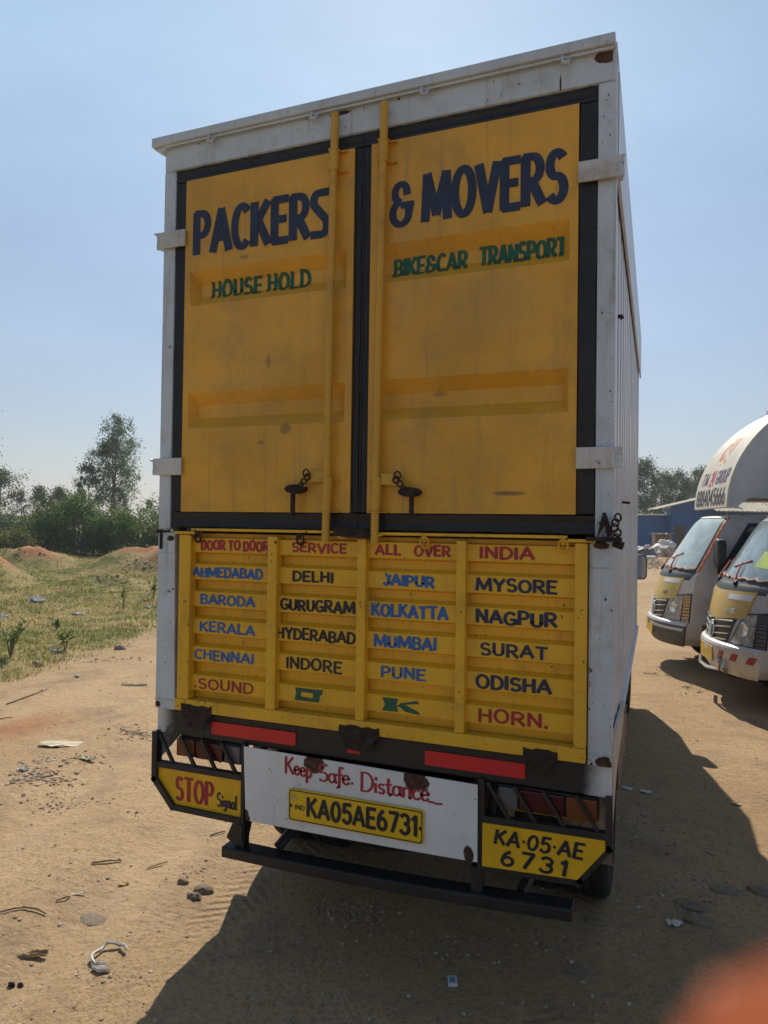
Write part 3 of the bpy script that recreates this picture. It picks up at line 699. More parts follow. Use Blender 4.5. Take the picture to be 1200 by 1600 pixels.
# underrun bar, bent, with stays
mb = MB(); n = 14
def bar(x):
    t = (x+.61)/1.48; sag = -.014*math.sin(math.pi*t)
    return .462+.040*t+sag
vs = []
xs = [-.61+1.48*i/n for i in range(n+1)]
prof4 = [(-.008, .020), (.0, .024), (.075, .024), (.075, -.024), (.0, -.024), (-.008, -.020)]
for x in xs:
    vs += [(x, y-.03, bar(x)+dz) for y, dz in prof4]
m = len(prof4)
mb.add(vs, [(i*m+j, i*m+(j+1) % m, (i+1)*m+(j+1) % m, (i+1)*m+j) for i in range(n) for j in range(m)]+[tuple(range(m)), tuple(n*m+j for j in range(m))])
ub = mb.build('underrun_bar', M['black'], truck, bevel=.003)
mb = MB()
for x in (-.535, .515):
    mb.box(x-.022, x+.022, -.012, .03, bar(x)+.022, .60)
    mb.tube([(x+.05, .10, .90), (x+.0, .03, bar(x)+.04)], .016, 8); mb.tube([(x+.30, .42, .74), (x+.16, .04, bar(x)+.03)], .022, 8)
mb.prism([(-.598, bar(-.6)+.06), (-.56, bar(-.56)+.03), (-.52, bar(-.52)+.05), (-.52, .585), (-.57, .585)], rear, -.018, -.0145)
mb.build('stay', M['black'], truck)

# running gear
mb = MB()
for x in (-.42, .42): mb.box(x-.04, x+.04, .06, 5.75, .66, .86)
for y in (.35, 1.0, 1.8, 2.7, 3.6): mb.box(-.98, .98, y-.04, y+.04, .862, .928)
mb.box(-.38, .38, .20, .26, .68, .84); mb.tube([(-.75, 1.25, .42), (.75, 1.25, .42)], .07, 10); mb.lathe([(0, -.14), (.13, -.10), (.16, 0), (.13, .10), (0, .14)], (0, 1.25, .42), (0, 1, 0), 16, closed=False)
mb.box(-.78, .78, 5.0, 5.08, .40, .50)
for x in (-.42, .42):
    for i in range(5): mb.box(x-.03, x+.03, .62+.05*i, 1.88-.05*i, .53-.016*i, .544-.016*i)
mb.build('chassis', M['black'], truck)
def wheel(x, y, sgn, wd=.20, r=.405, name='wheel', axis=None, org=None, parent=truck):
    org = org or (x, y, r-.012); ax = axis or (sgn, 0, 0); h = wd/2
    tp = [(r*.60, -h*.8), (r*.80, -h), (r*.94, -h*.96), (r, -h*.72), (r*1.005, -h*.3), (r*.985, -h*.25), (r*.985, -h*.18), (r*1.005, -h*.12), (r*1.005, h*.12), (r*.985, h*.18), (r*.985, h*.25), (r*1.005, h*.3), (r, h*.72), (r*.94, h*.96), (r*.80, h), (r*.60, h*.8)]
    rim = MB().lathe([(0, .02), (r*.18, .03), (r*.22, .0), (r*.45, -.01), (r*.52, h*.5), (r*.60, h*.72), (r*.60, -h*.72), (r*.50, -h*.5), (0, -h*.4)], org, ax, 28, closed=False)
    wo_ = rim.build(name, M['steel_dirty'], parent, smooth=True)
    MB().lathe(tp, org, ax, 40).build('tyre', M['rubber'], wo_, smooth=True)
    return wo_
M['steel_dirty'] = plain('dirty wheel steel', (.10, .085, .07), .7, .2, var=.4, scale=12)
for sgn in (-1, 1):
    wheel(.84*sgn, 1.25, sgn); wheel(.60*sgn, 1.25, sgn); wheel(.80*sgn, 5.02, sgn)
    mb = MB(); xa, xb = sorted((.70*sgn, .965*sgn))
    mb.grid(lambda u, v: (xa+(xb-xa)*u, .80+.012*math.sin(u*9)-.04*v, .84-.50*v), 6, 8); mb.grid(lambda u, v: (xa+(xb-xa)*u, .815+.012*math.sin(u*9)-.04*v, .84-.50*v), 6, 8)
    mb.build('mudflap', M['rust_flap'], truck)
wheel(0, 0, 1, .22, .40, 'spare_wheel', axis=(.06, .12, 1), org=(-.06, .60, .545))
mb = MB(); mb.tube([(.74, 2.2, .66), (.74, 3.0, .66)], .19, 16); mb.box(.60, .90, 2.4, 2.44, .45, .86); mb.box(.60, .90, 2.8, 2.84, .45, .86)
mb.build('fuel_tank', M['black'], truck, smooth=True)

mb = MB(); mb.lathe([(0, 0), (.10, 0), (.125, .03), (.125, .55), (.10, .58), (0, .58)], (-.40, .98, .335), (1, 0, 0), 20, closed=False); mb.tube([(.18, .98, .335), (.34, 1.0, .36), (.36, 1.6, .5)], .03, 8)
mb.build('added_silencer', M['rusty'], truck, smooth=True)  # added to fill the pale gap under the tail with something dark
for x, y, z_ in ((-.62, .30, .52), (.30, .28, .55)):          # hanging wires and a hose under the tail
    MB().tube([(x, y, .88), (x+.05, y, z_+.1), (x+.16, y+.02, z_), (x+.30, y+.03, z_+.12), (x+.34, y+.04, .88)], .008, 6).build('hose', M['rubber'], truck, smooth=True)

# cab
Y0 = BL+.10
def cabpt(u, v, t): return (t, u, v)
mb = MB(); mb.prism([(Y0, .62), (Y0, 2.42), (Y0+.75, 2.44), (Y0+1.18, 1.62), (Y0+1.52, 1.40), (Y0+1.62, .95), (Y0+1.60, .55), (Y0+1.28, .55), (Y0+1.18, .80), (Y0+.95, .92), (Y0+.66, .80), (Y0+.58, .60)], cabpt, -.88, .88)
cabo = mb.build('cab', paint('white cab paint', (.62, .65, .68), .3), truck, bevel=.04)
for s in (-1, 1):
    x = .884*s
    mb = MB(); mb.prism([(Y0+.10, 1.55), (Y0+.10, 2.25), (Y0+.66, 2.27), (Y0+.98, 1.60)], cabpt, *sorted((x, x+.004*s))); mb.build('side_window', M['glass'], cabo)
    mb = MB(); c = atd(1000.5, 886, 7.25); cx = c.x if s > 0 else -c.x
    mb.prism([(cx+p*s, c.z+q) for p, q in rrect(-.065, .065, -.13, .13, .045)], lambda u, v, t: (u, t, v), c.y-.0, c.y+.05)
    mr = mb.build('mirror', M['seal'], truck, bevel=.012)
    mb = MB(); mb.prism([(cx+p*s, c.z+q) for p, q in rrect(-.054, .054, -.118, .118, .038)], lambda u, v, t: (u, t, v), c.y-.008, c.y-.003)
    mb.build('mirror_glass', NT('mirror glass').set(Base_Color=(.55, .62, .66), Metallic=1.0, Roughness=.06), mr)
    mb = MB(); mb.tube([(cx, c.y+.03, c.z+.10), (.87*s, Y0+1.0, c.z+.18)], .012, 8); mb.tube([(cx, c.y+.03, c.z-.10), (.87*s, Y0+1.0, c.z-.1)], .012, 8); mb.build('mirror_arm', M['seal'], mr)
mb = MB(); mb.prism([(Y0+.80, 2.36), (Y0+1.18, 1.64), (Y0+1.19, 1.648), (Y0+.81, 2.368)], cabpt, -.80, .80); mb.build('windscreen', M['glass'], cabo)

# ------------------------------------------------------------------ terrain
def sstep(a, b, x):
    t = max(0.0, min(1.0, (x-a)/(b-a))); return t*t*(3-2*t)
def ns(x, y, s, o=0.0): return mnoise.noise(Vector((x*s+o, y*s-o*.7, o)))
EA, EB = at(0, 1068), at(250, 986)                           # verge between dirt track and field
ed = (EB-EA); ed.z = 0; ed.normalize(); en = Vector((-ed.y, ed.x, 0))
MOUNDS = [(at(56, 855, .85), .76, 1.25, 1.6), (at(14, 860, .7), .42, .9, 1.4), (at(200, 860, .85), .66, 1.3, 1.6), (at(246, 862, .85), .56, 1.0, 1.5), (at(-15, 886, .54), .50, .9, .9), (at(165, 905, .25), .30, .9, 1.0), (at(290, 866, .8), .5, .9, 1.2), (at(-120, 868, .8), .8, 2.2, 1.8)]
def edge_d(x, y): return (x-EA.x)*en.x+(y-EA.y)*en.y + .45*ns(x, y, .35, 3)+.2*ns(x, y, 1.3, 5)
def ground_z(x, y):
    d = math.hypot(x, max(0, abs(y-2.5)-2.5))
    z = .010*ns(x, y, 2.2)+.005*ns(x, y, 6.0, 2)+.005*ns(x, y, 10.0, 7)
    f = sstep(2.5, 9, d)
    z += f*(.07*ns(x, y, .22, 4)+.03*ns(x, y, .8, 9))
    e = (x-EA.x)*en.x+(y-EA.y)*en.y
    if x < -1.2:                                              # wheel ruts along the track
        for c_ in (-1.1, -2.6, -3.6):
            z -= .040*math.exp(-((e-c_+.25*ns(x, y, .3, 11))/.20)**2); z += .022*math.exp(-((e-c_-.36+.25*ns(x, y, .3, 11))/.14)**2)
    fe = sstep(-.1, .6, e)
    z += fe*(.05+.05*ns(x, y, .9, 6)+.03*ns(x, y, 2.7, 8))
    for p, h, rx, ry in MOUNDS:
        q = ((x-p.x)/rx)**2+((y-p.y)/ry)**2
        if q < 9: z += h*math.exp(-q*.9)*(1+.26*ns(x, y, .9, 12)+.16*ns(x, y, 2.3, 13)+.07*ns(x, y, 5.5, 14))
    return z
def axis(lo, hi, step, far, g):
    a = []; v = lo
    while v < hi: a.append(v); v += step
    s = step; v = hi
    while v < far: a.append(v); s *= g if v < 36 else 1.15; v += s
    a.append(far); s = step; v = lo; b = []
    while v > -far: s *= g if v > -30 else 1.15; v -= s; b.append(v)
    return b[::-1]+a
GX = axis(-5.0, 4.2, .07, 500, 1.018); GY = axis(-3.2, 8.0, .075, 500, 1.018)
GY = [y for y in GY if y > -40]
vs = [(x, y, ground_z(x, y)) for y in GY for x in GX]; nx = len(GX)
fs = [(j*nx+i, j*nx+i+1, (j+1)*nx+i+1, (j+1)*nx+i) for j in range(len(GY)-1) for i in range(nx-1)]
mb = MB().add(vs, fs)
k = NT('dry dirt')
att = k.n('ShaderNodeAttribute', attribute_name='cover'); sa = k.n('ShaderNodeSeparateColor'); k.l(att.outputs['Color'], sa.inputs[0])
n1 = k.noise(.55, 8, .6); n2 = k.noise(5.5, 10, .68); n3 = k.noise(45, 6, .7); n4 = k.noise(1.6, 5, .55, dist=.6)
dirt = k.mix(k.ramp(n1, .3, .7), (.41, .272, .145), (.52, .36, .205))
dirt = k.mix(k.math('MULTIPLY', k.ramp(n4, .52, .68), .7), dirt, (.31, .215, .135))
dirt = k.mix(k.math('MULTIPLY', k.ramp(n2, .52, .75), .45), dirt, (.27, .175, .10))
dirt = k.mix(k.math('MULTIPLY', k.ramp(n3, .47, .68), .62), dirt, (.20, .133, .075))
dirt = k.mix(k.math('MULTIPLY', k.ramp(k.noise(70, 3, .5), .62, .7), .35), dirt, (.62, .50, .36))
n5 = k.noise(17, 8, .72, dist=.4)
dirt = k.mix(k.math('MULTIPLY', k.ramp(n5, .52, .66), .5), dirt, (.225, .15, .088))
dirt = k.mix(k.math('MULTIPLY', k.ramp(n5, .44, .30), .4), dirt, (.52, .37, .22))
vo = k.n('ShaderNodeTexVoronoi'); vo.inputs['Scale'].default_value = 22; vo.inputs['Randomness'].default_value = 1; k.l(k.co, vo.inputs['Vector'])
peb = k.math('MULTIPLY', k.ramp(vo.outputs['Distance'], .10, .16, 1, 0), k.ramp(k.noise(2.2, 4), .5, .62))
dirt = k.mix(k.math('MULTIPLY', peb, .6), dirt, (.25, .20, .16))
dirt = k.mix(k.math('MULTIPLY', sa.outputs[2], .6), dirt, k.mix(k.ramp(k.noise(3, 6), .35, .65), (.48, .33, .19), (.60, .43, .27)))
redm = k.mix(k.ramp(n2, .35, .7), (.44, .200, .092), (.30, .125, .060))
col = k.mix(sa.outputs[1], dirt, redm)
gr = k.mix(k.ramp(k.noise(.9, 6, .6), .38, .62), (.17, .165, .055), (.36, .275, .125))
gr = k.mix(k.math('MULTIPLY', k.ramp(k.noise(9, 8, .7), .5, .8), .5), gr, (.11, .09, .04))
col = k.mix(sa.outputs[0], col, gr)
h = k.math('ADD', k.math('ADD', k.math('MULTIPLY', n2, .6), k.math('MULTIPLY', n5, .35)), k.math('ADD', k.math('MULTIPLY', n3, .16), k.math('MULTIPLY', peb, .12)))
sx_ = k.n('ShaderNodeSeparateXYZ'); k.l(k.co, sx_.inputs[0])
ax_ = k.math('ABSOLUTE', k.math('SUBTRACT', k.math('ABSOLUTE', k.math('ADD', sx_.outputs[0], k.math('MULTIPLY', k.math('SUBTRACT', k.noise(.7, 2), .5), .25))), .78))   # tyre marks the truck left
tm = k.math('MULTIPLY', k.math('MULTIPLY', k.ramp(ax_, .10, .15, 1, 0), k.ramp(sx_.outputs[1], 1.0, 1.6, 1, 0)), k.ramp(k.noise(1.9, 3), .42, .58))
wv = k.math('SINE', k.math('ADD', k.math('MULTIPLY', sx_.outputs[1], 95.0), k.math('MULTIPLY', ax_, 60.0)))
h = k.math('ADD', h, k.math('MULTIPLY', tm, k.math('MULTIPLY', wv, .11)))
col = k.mix(k.math('MULTIPLY', tm, .22), col, (.30, .20, .11))
k.bump(h, .045, 1.0)
k.set(Base_Color=col, Roughness=.95, Specular_IOR_Level=.15)
M['dirt'] = k.mat
gnd = mb.build('ground', M['dirt'], None, smooth=False, kind='structure', fix=False)
gnd.data.polygons.foreach_set('use_smooth', [True]*len(gnd.data.polygons))
ca = gnd.data.color_attributes.new('cover', 'FLOAT_COLOR', 'POINT')
def cover(x, y, z):
    g = sstep(-.15, .5, edge_d(x, y)+.5*ns(x, y, 2.4, 21)) if x < 3 else 0.0
    r = 0.0
    if x < 3:
        r = sstep(.54, .72, z+.42*ns(x, y, .7, 15)+.30*ns(x, y, 1.9, 16)+.15*ns(x, y, 5, 18))*sstep(1.0, 3.0, edge_d(x, y))
        g *= 1-r*.92
        g *= 1-.35*sstep(.15, .5, ns(x, y, .55, 31))
    if x >= 1.3 and r == 0.0:
        r = .70*sstep(-.5, .4, ns(x, y, .25, 17))*sstep(1.3, 2.6, x)
    r = max(r, .75*math.exp(-(((x-RS.x)/.35)**2+((y-RS.y)/.5)**2)))
    return g, r
def rut(x, y):
    if x > -1.0: return 0.0
    e = (x-EA.x)*en.x+(y-EA.y)*en.y+.25*ns(x, y, .3, 11)
    return sum(math.exp(-((e-c_)/.26)**2) for c_ in (-1.1, -2.6, -3.6))*(.55+.45*ns(x, y, .9, 23))
RS = at(20, 1137)
buf = []
for x, y, z in vs:
    g, r = cover(x, y, z); buf += [g, r, rut(x, y), 1]
ca.data.foreach_set('color', buf)

# ------------------------------------------------------------------ vegetation
def leafmat(name, a, b, dark=.6):
    k = NT(name); g = k.n('ShaderNodeNewGeometry'); rnd = g.outputs['Random Per Island']
    col = k.mix(rnd, a, b)
    col = k.mix(k.ramp(k.noise(.7, 3), .35, .65), col, k.mix(.5, col, tuple(v*dark for v in a)))
    k.set(Base_Color=col, Roughness=.55, Specular_IOR_Level=.3)
    tr_ = k.n('ShaderNodeBsdfTranslucent'); k.l(col, tr_.inputs[0]); mx = k.n('ShaderNodeMixShader'); mx.inputs[0].default_value = .42
    k.l(k.b.outputs[0], mx.inputs[1]); k.l(tr_.outputs[0], mx.inputs[2]); k.l(mx.outputs[0], k.out.inputs[0]); return k.mat
M['leaf_eu'] = leafmat('drooping grey green leaves', (.085, .12, .072), (.15, .19, .11))
M['leaf_lt'] = leafmat('light airy leaves', (.11, .16, .075), (.19, .25, .12))
M['leaf_dk'] = leafmat('dark green leaves', (.06, .095, .035), (.12, .165, .055))
M['leaf_bu'] = leafmat('bushy green leaves', (.075, .13, .022), (.17, .24, .045))
M['leaf_ye'] = leafmat('yellow green leaves', (.12, .14, .03), (.22, .22, .06))
M['bark'] = plain('grey bark', (.20, .165, .13), .9, var=.35, scale=5, bump=.01)

def leaf(mb, p, size, rnd, droop=0.0, slim=.38):
    d = Vector((rnd.gauss(0, 1), rnd.gauss(0, 1), rnd.gauss(0, .7)-droop*1.6)).normalized()
    s = d.cross(Vector((rnd.gauss(0, 1), rnd.gauss(0, 1), rnd.gauss(0, 1)))).normalized(); L = size*rnd.uniform(.6, 1.3); wd = L*slim
    n = len(mb.v)
    mb.v += [tuple(p), tuple(p+d*L*.45+s*wd*.5), tuple(p+d*L), tuple(p+d*L*.45-s*wd*.5)]; mb.f.append((n, n+1, n+2, n+3)); mb.m.append(0)

def tree(name, label, base, H, spread, leaves, size, mat, seed, group, lo=.3, droop=.6, trunks=1, lean=0.0, slim=.38, cat='tree', dens=1.0):
    rnd = random.Random(seed); base = Vector(base); base.z = ground_z(base.x, base.y)-.05
    root = empty(name, base, 0, label, cat, group)
    tb = MB(); cb = MB(); tips = []
    for t in range(trunks):
        off = Vector((rnd.uniform(-.4, .4), rnd.uniform(-.4, .4), 0))*(trunks-1)*spread*.5
        hh = H*(1 if t == 0 else rnd.uniform(.8, .97)); r0_ = max(.05, H*.012)
        path = [off*.3+Vector((lean*hh*(i/9)**1.5+off.x*.7*(i/9)+.05*hh*.2*math.sin(i*1.3+seed+t), off.y*.7*(i/9)+.03*hh*.3*math.sin(i*1.9+seed), hh*i/9)) for i in range(10)]
        tb.tube(path, [r0_*(1-.9*i/9) for i in range(10)], 7)
        nl = int(17*dens)
        for i in range(nl):
            f = lo+(1-lo)*(i+rnd.random())/nl; q = f*9; a = int(min(8, q)); P = path[a].lerp(path[a+1], q-a)
            az = i*2.4+rnd.uniform(-.5, .5); wdt = spread*math.sin(math.pi*min(1, (f-lo)/(1-lo)*.86+.16))**.7*rnd.uniform(.55, 1.1)
            E = P+Vector((math.cos(az)*wdt, math.sin(az)*wdt, wdt*rnd.uniform(.35, 1.0)))
            mid = P.lerp(E, .5)+Vector((0, 0, .08*wdt))
            tb.tube([P, mid, E], [r0_*.35*(1-f*.6), r0_*.22*(1-f*.6), .008], 5)
            for c_ in range(6): tips.append((P.lerp(E, rnd.uniform(.35, 1.05))+Vector((rnd.gauss(0, .16), rnd.gauss(0, .16), rnd.gauss(0, .12)))*spread*.6, rnd.uniform(.10, .26)*spread))
        tips.append((path[-1], .2*spread)); tips.append((path[-2], .22*spread))
    per = max(4, leaves//len(tips))
    for P, rr in tips:
        if rnd.random() < .10: continue
        for c_ in range(int(per*rnd.uniform(.5, 1.5))):
            leaf(cb, P+Vector((rnd.gauss(0, 1), rnd.gauss(0, 1), rnd.gauss(0, 1)-droop*.6))*rr*.62, size, rnd, droop, slim)
    tb.build('trunk', M['bark'], root, smooth=True); cb.build('crown', mat, root, fix=False)
    return root

def shrub(name, label, base, H, W, leaves, size, mat, seed, group, cat='bush', dp=None):
    rnd = random.Random(seed); base = Vector(base); base.z = ground_z(base.x, base.y)-.05
    root = empty(name, base, 0, label, cat, group); cb = MB(); tb = MB(); dp = dp or W*.7
    lobes = []
    for i in range(15):
        a = rnd.uniform(0, 6.28); q = math.sqrt(rnd.random()); z = H*rnd.uniform(.12, .80)
        lobes.append((Vector((math.cos(a)*q*W*.42, math.sin(a)*q*dp*.42, z*(1-.35*q*q))), rnd.uniform(.16, .30)*min(W, H*1.3)))
    for P, rr in lobes:
        tb.tube([Vector((P.x*.15, P.y*.15, 0)), Vector((P.x*.6, P.y*.6, P.z*.6)), P+Vector((0, 0, rr*.6))], [.03, .02, .006], 5)
        for c_ in range(leaves//15):
            d = Vector((rnd.gauss(0, 1), rnd.gauss(0, 1), rnd.gauss(0, 1))).normalized()
            q = P+d*rr*(rnd.random()**.33)*rnd.uniform(.75, 1.22)*(1+.35*mnoise.noise(d*2.2+P))
            if q.z > .0: leaf(cb, q, size, rnd, .15, .5)
        for c_ in range(3):                                   # shoots that stick out
            d = Vector((rnd.gauss(0, .7), rnd.gauss(0, .7), 1)).normalized()
            for j in range(14): leaf(cb, P+d*rr*(.8+.08*j)+Vector((rnd.gauss(0, .04), rnd.gauss(0, .04), 0)), size, rnd, .1, .45)
    tb.build('stem', M['bark'], root); cb.build('foliage', mat, root, fix=False); return root

GL, GB, GR = 'trees beyond the field on the left', 'bushes behind the earth mounds', 'trees behind the blue shed'
def base_at(px, depth, yb=850):
    p = atd(px, 815, depth); return (p.x, p.y, 0)
tree('eucalyptus_tree', 'tall slender twin-stemmed tree with sparse airy crown, highest on the left behind the bushes', base_at(176, 50), 9.3, 1.9, 13000, .18, M['leaf_lt'], 5, GL, lo=.30, trunks=2, droop=.7, dens=1.5)
tree('eucalyptus_tree', 'shorter drooping grey-green tree leaning against the tall slender twin-stemmed tree', base_at(139, 48), 5.6, 1.15, 4200, .17, M['leaf_eu'], 8, GL, lo=.25, droop=1.2, lean=-.03, dens=1.4)
tree('roadside_tree', 'broad dark tree cut by the left edge of the photo', base_at(0, 52), 5.3, 2.0, 5000, .19, M['leaf_dk'], 11, GL, lo=.2, droop=.3, dens=1.3)
tree('roadside_tree', 'thin spindly sapling between the broad left-edge tree and the low rounded trees', base_at(33, 50), 3.9, .55, 700, .17, M['leaf_eu'], 12, GL, lo=.4, droop=.4)
tree('roadside_tree', 'low rounded dark tree just right of the spindly sapling', base_at(62, 53), 4.2, 1.5, 4200, .18, M['leaf_dk'], 13, GL, lo=.15, droop=.3, dens=1.3)
tree('roadside_tree', 'low rounded tree between the dark rounded tree and the drooping grey-green tree', base_at(92, 54), 4.1, 1.45, 4000, .18, M['leaf_dk'], 14, GL, lo=.15, droop=.3, dens=1.3)
tree('roadside_tree', 'sparse young tree partly hidden by the truck tail on its left', base_at(232, 46), 3.2, .8, 900, .17, M['leaf_bu'], 15, GL, lo=.3, droop=.3)
tree('eucalyptus_tree', 'tall tree outside the left edge with a few leaves hanging into view', base_at(-52, 40), 8.4, 1.75, 4200, .17, M['leaf_eu'], 16, GL, lo=.35, droop=.8, dens=1.3)
shrub('bush', 'large dark green bush in the middle of the row behind the mounds', base_at(120, 37), 3.25, 3.6, 11000, .13, M['leaf_bu'], 21, GB)
shrub('bush', 'dark green bush left of the middle, above the left red mound', base_at(72, 36), 2.7, 3.1, 9000, .13, M['leaf_bu'], 22, GB)
shrub('bush', 'dark green bush between the middle bush and the truck, above the right mound', base_at(172, 36.5), 3.1, 3.3, 10000, .13, M['leaf_bu'], 23, GB)
shrub('bush', 'paler bush right beside the truck tail', base_at(222, 35), 2.9, 2.8, 8500, .13, M['leaf_bu'], 24, GB)
shrub('bush', 'low yellow-green bush at the left edge in front of the dark wall', base_at(16, 33), 1.5, 2.6, 5000, .12, M['leaf_ye'], 25, GB)
shrub('bush', 'green bush mostly hidden behind the truck on the left side', base_at(262, 37), 3.4, 3.0, 6000, .14, M['leaf_bu'], 26, GB)
shrub('bush', 'green bush outside the left edge beside the yellow-green bush', base_at(-45, 35), 2.2, 3.0, 4000, .14, M['leaf_bu'], 27, GB)
# far trees on the right
for i, (px, dep, H, W, lab) in enumerate(((1008, 76, 9.6, 2.3, 'tallest dark tree beside the truck, behind the left end of the blue shed'), (1034, 80, 8.4, 2.4, 'dark tree behind the shed, second from the truck side'),
        (1056, 79, 8.6, 2.4, 'dark pointed tree behind the slope of the shed roof'), (1078, 83, 7.6, 2.2, 'low dark tree right behind the high end of the shed roof'), (1100, 80, 9.0, 2.2, 'dark tree half hidden by the domed container'),
        (984, 78, 9.0, 2.4, 'dark tree hidden behind the truck side near the shed'))):
    tree('broad_tree', lab, base_at(px, dep), H*.94, W*1.2, 7500, .26, M['leaf_dk'], 40+i, GR, lo=.06, droop=.3, dens=1.5)
tree('broad_tree', 'tall tree with a leafy top showing above the domed container at the right edge', base_at(1206, 40), 8.6, 1.4, 1800, .17, M['leaf_eu'], 49, GR, lo=.35, droop=.5)
for i, (px, dep, W) in enumerate(((1000, 64, 3.2), (1020, 66, 2.8))):
    shrub('bush', ('scrubby low bush at the left end of the blue shed beside the truck', 'scrubby bush overgrowing the lower end of the shed roof')[i], base_at(px, dep), 4.1-.3*i, W, 4200, .22, M['leaf_bu'], 60+i, 'scrub round the blue shed')

# short grass of the field: nobody could count it
rnd = random.Random(4); mb = MB(); cnt = 0
while cnt < 17000:
    f = rnd.random(); dep = 6.5+32*f**1.25; px = rnd.uniform(-160, 300); p = atd(px, 815, dep); x, y = p.x, p.y
    g = cover(x, y, ground_z(x, y))[0]
    if rnd.random() > g*.9+.02 or edge_d(x, y) < -.2: continue
    z = ground_z(x, y); cnt += 1; hs = rnd.uniform(.025, .075)*(1.4 if ns(x, y, .5, 41) > .1 else .8)
    for c_ in range(6):
        a = rnd.uniform(0, 6.28); l = hs*rnd.uniform(.5, 1.3); bx, by = x+rnd.gauss(0, .06), y+rnd.gauss(0, .06); wd = .006+.0004*dep
        dx, dy = math.cos(a), math.sin(a); n = len(mb.v)
        mb.v += [(bx-dy*wd, by+dx*wd, z-.01), (bx+dy*wd, by-dx*wd, z-.01), (bx+dx*l*rnd.uniform(.1, .8), by+dy*l*rnd.uniform(.1, .8), z+l)]
        mb.f.append((n, n+1, n+2)); mb.m.append(0)
k = NT('field grass'); g_ = k.n('ShaderNodeNewGeometry')
dry = k.mix(g_.outputs['Random Per Island'], (.40, .31, .14), (.55, .44, .22)); grn = k.mix(g_.outputs['Random Per Island'], (.15, .175, .045), (.26, .27, .08))
col = k.mix(k.ramp(k.math('ADD', k.noise(.45, 4), k.math('MULTIPLY', k.math('SUBTRACT', g_.outputs['Random Per Island'], .5), .22)), .43, .60), grn, dry)
k.set(Base_Color=col, Roughness=.7, Specular_IOR_Level=.2)
tr_ = k.n('ShaderNodeBsdfTranslucent'); k.l(col, tr_.inputs[0]); mx = k.n('ShaderNodeMixShader'); mx.inputs[0].default_value = .5
k.l(k.b.outputs[0], mx.inputs[1]); k.l(tr_.outputs[0], mx.inputs[2]); k.l(mx.outputs[0], k.out.inputs[0])
tg_ = mb.build('grass', k.mat, None, fix=False, kind='stuff'); tag(tg_, 'short dry and green grass over the field left of the track', 'grass')

# taller weeds standing in the verge
def weed(px, py, H, W, seed, label, n=9, leafy=5):
    rnd = random.Random(seed); p = atg(px, py); z = ground_z(p.x, p.y); root = empty('weed', (p.x, p.y, z), 0, label, 'weed', 'weeds in the grassy verge')
    sb = MB(); lb = MB()
    for i in range(n):
        a = rnd.uniform(0, 6.28); q = W*rnd.random()*.5; h_ = H*rnd.uniform(.55, 1); e = Vector((math.cos(a)*q, math.sin(a)*q, h_))
        pts = [Vector((0, 0, -.02)), Vector((e.x*.3, e.y*.3, h_*.5)), e]; sb.tube(pts, [.007, .005, .002], 5)
        for j in range(leafy):
            t = rnd.uniform(.3, 1); P = pts[1].lerp(e, (t-.3)/.7)
            for c_ in range(3): leaf(lb, P, .07, rnd, -.1, .35)
    sb.build('stem', M['bark'], root); lb.build('foliage', M['leaf_bu'], root, fix=False)
weed(16, 1028, .55, .55, 1, 'spiky bare-stemmed weed at the left edge of the verge', 14, 4)
weed(102, 1016, .40, .42, 2, 'small forked weed at the verge between the track and the dry grass', 6, 5)
weed(192, 955, .55, .35, 3, 'thin tall weed in the field just left of the truck', 5, 4)
weed(240, 936, .6, .45, 4, 'twiggy weed in the field beside the truck corner', 8, 5)
weed(88, 985, .22, .22, 5, 'tiny green tuft in the dry grass behind the small forked weed', 6, 4)

# ------------------------------------------------------------------ far structures
M['shed_blue'] = paint('blue shed sheet', (.02, .12, .36), .6, (.10, .12, .16), .4)
M['roof_sheet'] = plain('dusty cement roof sheet', (.48, .42, .32), .85, var=.25, scale=1.2)
shed = empty('blue_shed', (0, 0, 0), 0, 'low blue sheet-metal shed with a sloping dusty roof beyond the parked mini trucks', 'shed')
a0 = base_at(1050, 60); P0 = Vector(a0); ax = (rt*1.0); ax.z = 0; ax.normalize(); ay = Vector((-ax.y, ax.x, 0)); shed.location = (P0.x, P0.y, 0); shed.rotation_euler = (0, 0, math.atan2(ax.y, ax.x))
mb = MB()   # local x to the right in view, y away
mb.prism([(-.0, 0), (4.6, 0), (4.6, 4.9), (0, 3.75)], lambda u, v, t: (u, t, v), 0, .12)
mb.prism([(-7.0, 0), (-.0, 0), (-.0, 2.9), (-7, 2.86)], lambda u, v, t: (u, t, v), 1.2, 1.3); mb.box(-.06, .0, .12, 1.2, 0, 3.6)
mb.build('wall', M['shed_blue'], shed)
mb = MB()
def corr(x0, z0, x1, z1, y0, y1, th=.05, rise=0.0):
    n = 60; vs = []
    for i in range(n+1):
        t = i/n; dz = .05 if i % 2 else 0
        for y in (y0, y1): vs.append((x0+(x1-x0)*t, y, z0+(z1-z0)*t+dz+(rise if y == y1 else 0)))
    mb.add(vs, [(2*i, 2*i+1, 2*i+3, 2*i+2) for i in range(n)]); mb.add([(x, y, z-th) for x, y, z in vs], [(2*i, 2*i+2, 2*i+3, 2*i+1) for i in range(n)])
    mb.add([vs[0], vs[-2], (vs[-2][0], vs[-2][1], vs[-2][2]-th), (vs[0][0], vs[0][1], vs[0][2]-th)], [(0, 1, 2, 3)])
corr(-1.6, 3.45, 4.9, 5.05, -.8, 1.3); corr(-7.2, 2.92, .1, 2.98, .9, 3)
mb.build('roof', M['roof_sheet'], shed, fix=False)
mb = MB(); corr(2.4, 3.30, 14, 3.20, -3.0, .15, .05, .95); mb.build('lean_to_roof', M['roof_sheet'], shed, fix=False)
MB().box(4.6, 14, .2, .3, 0, 4.2).build('back_wall', M['shed_blue'], shed)
mb = MB()
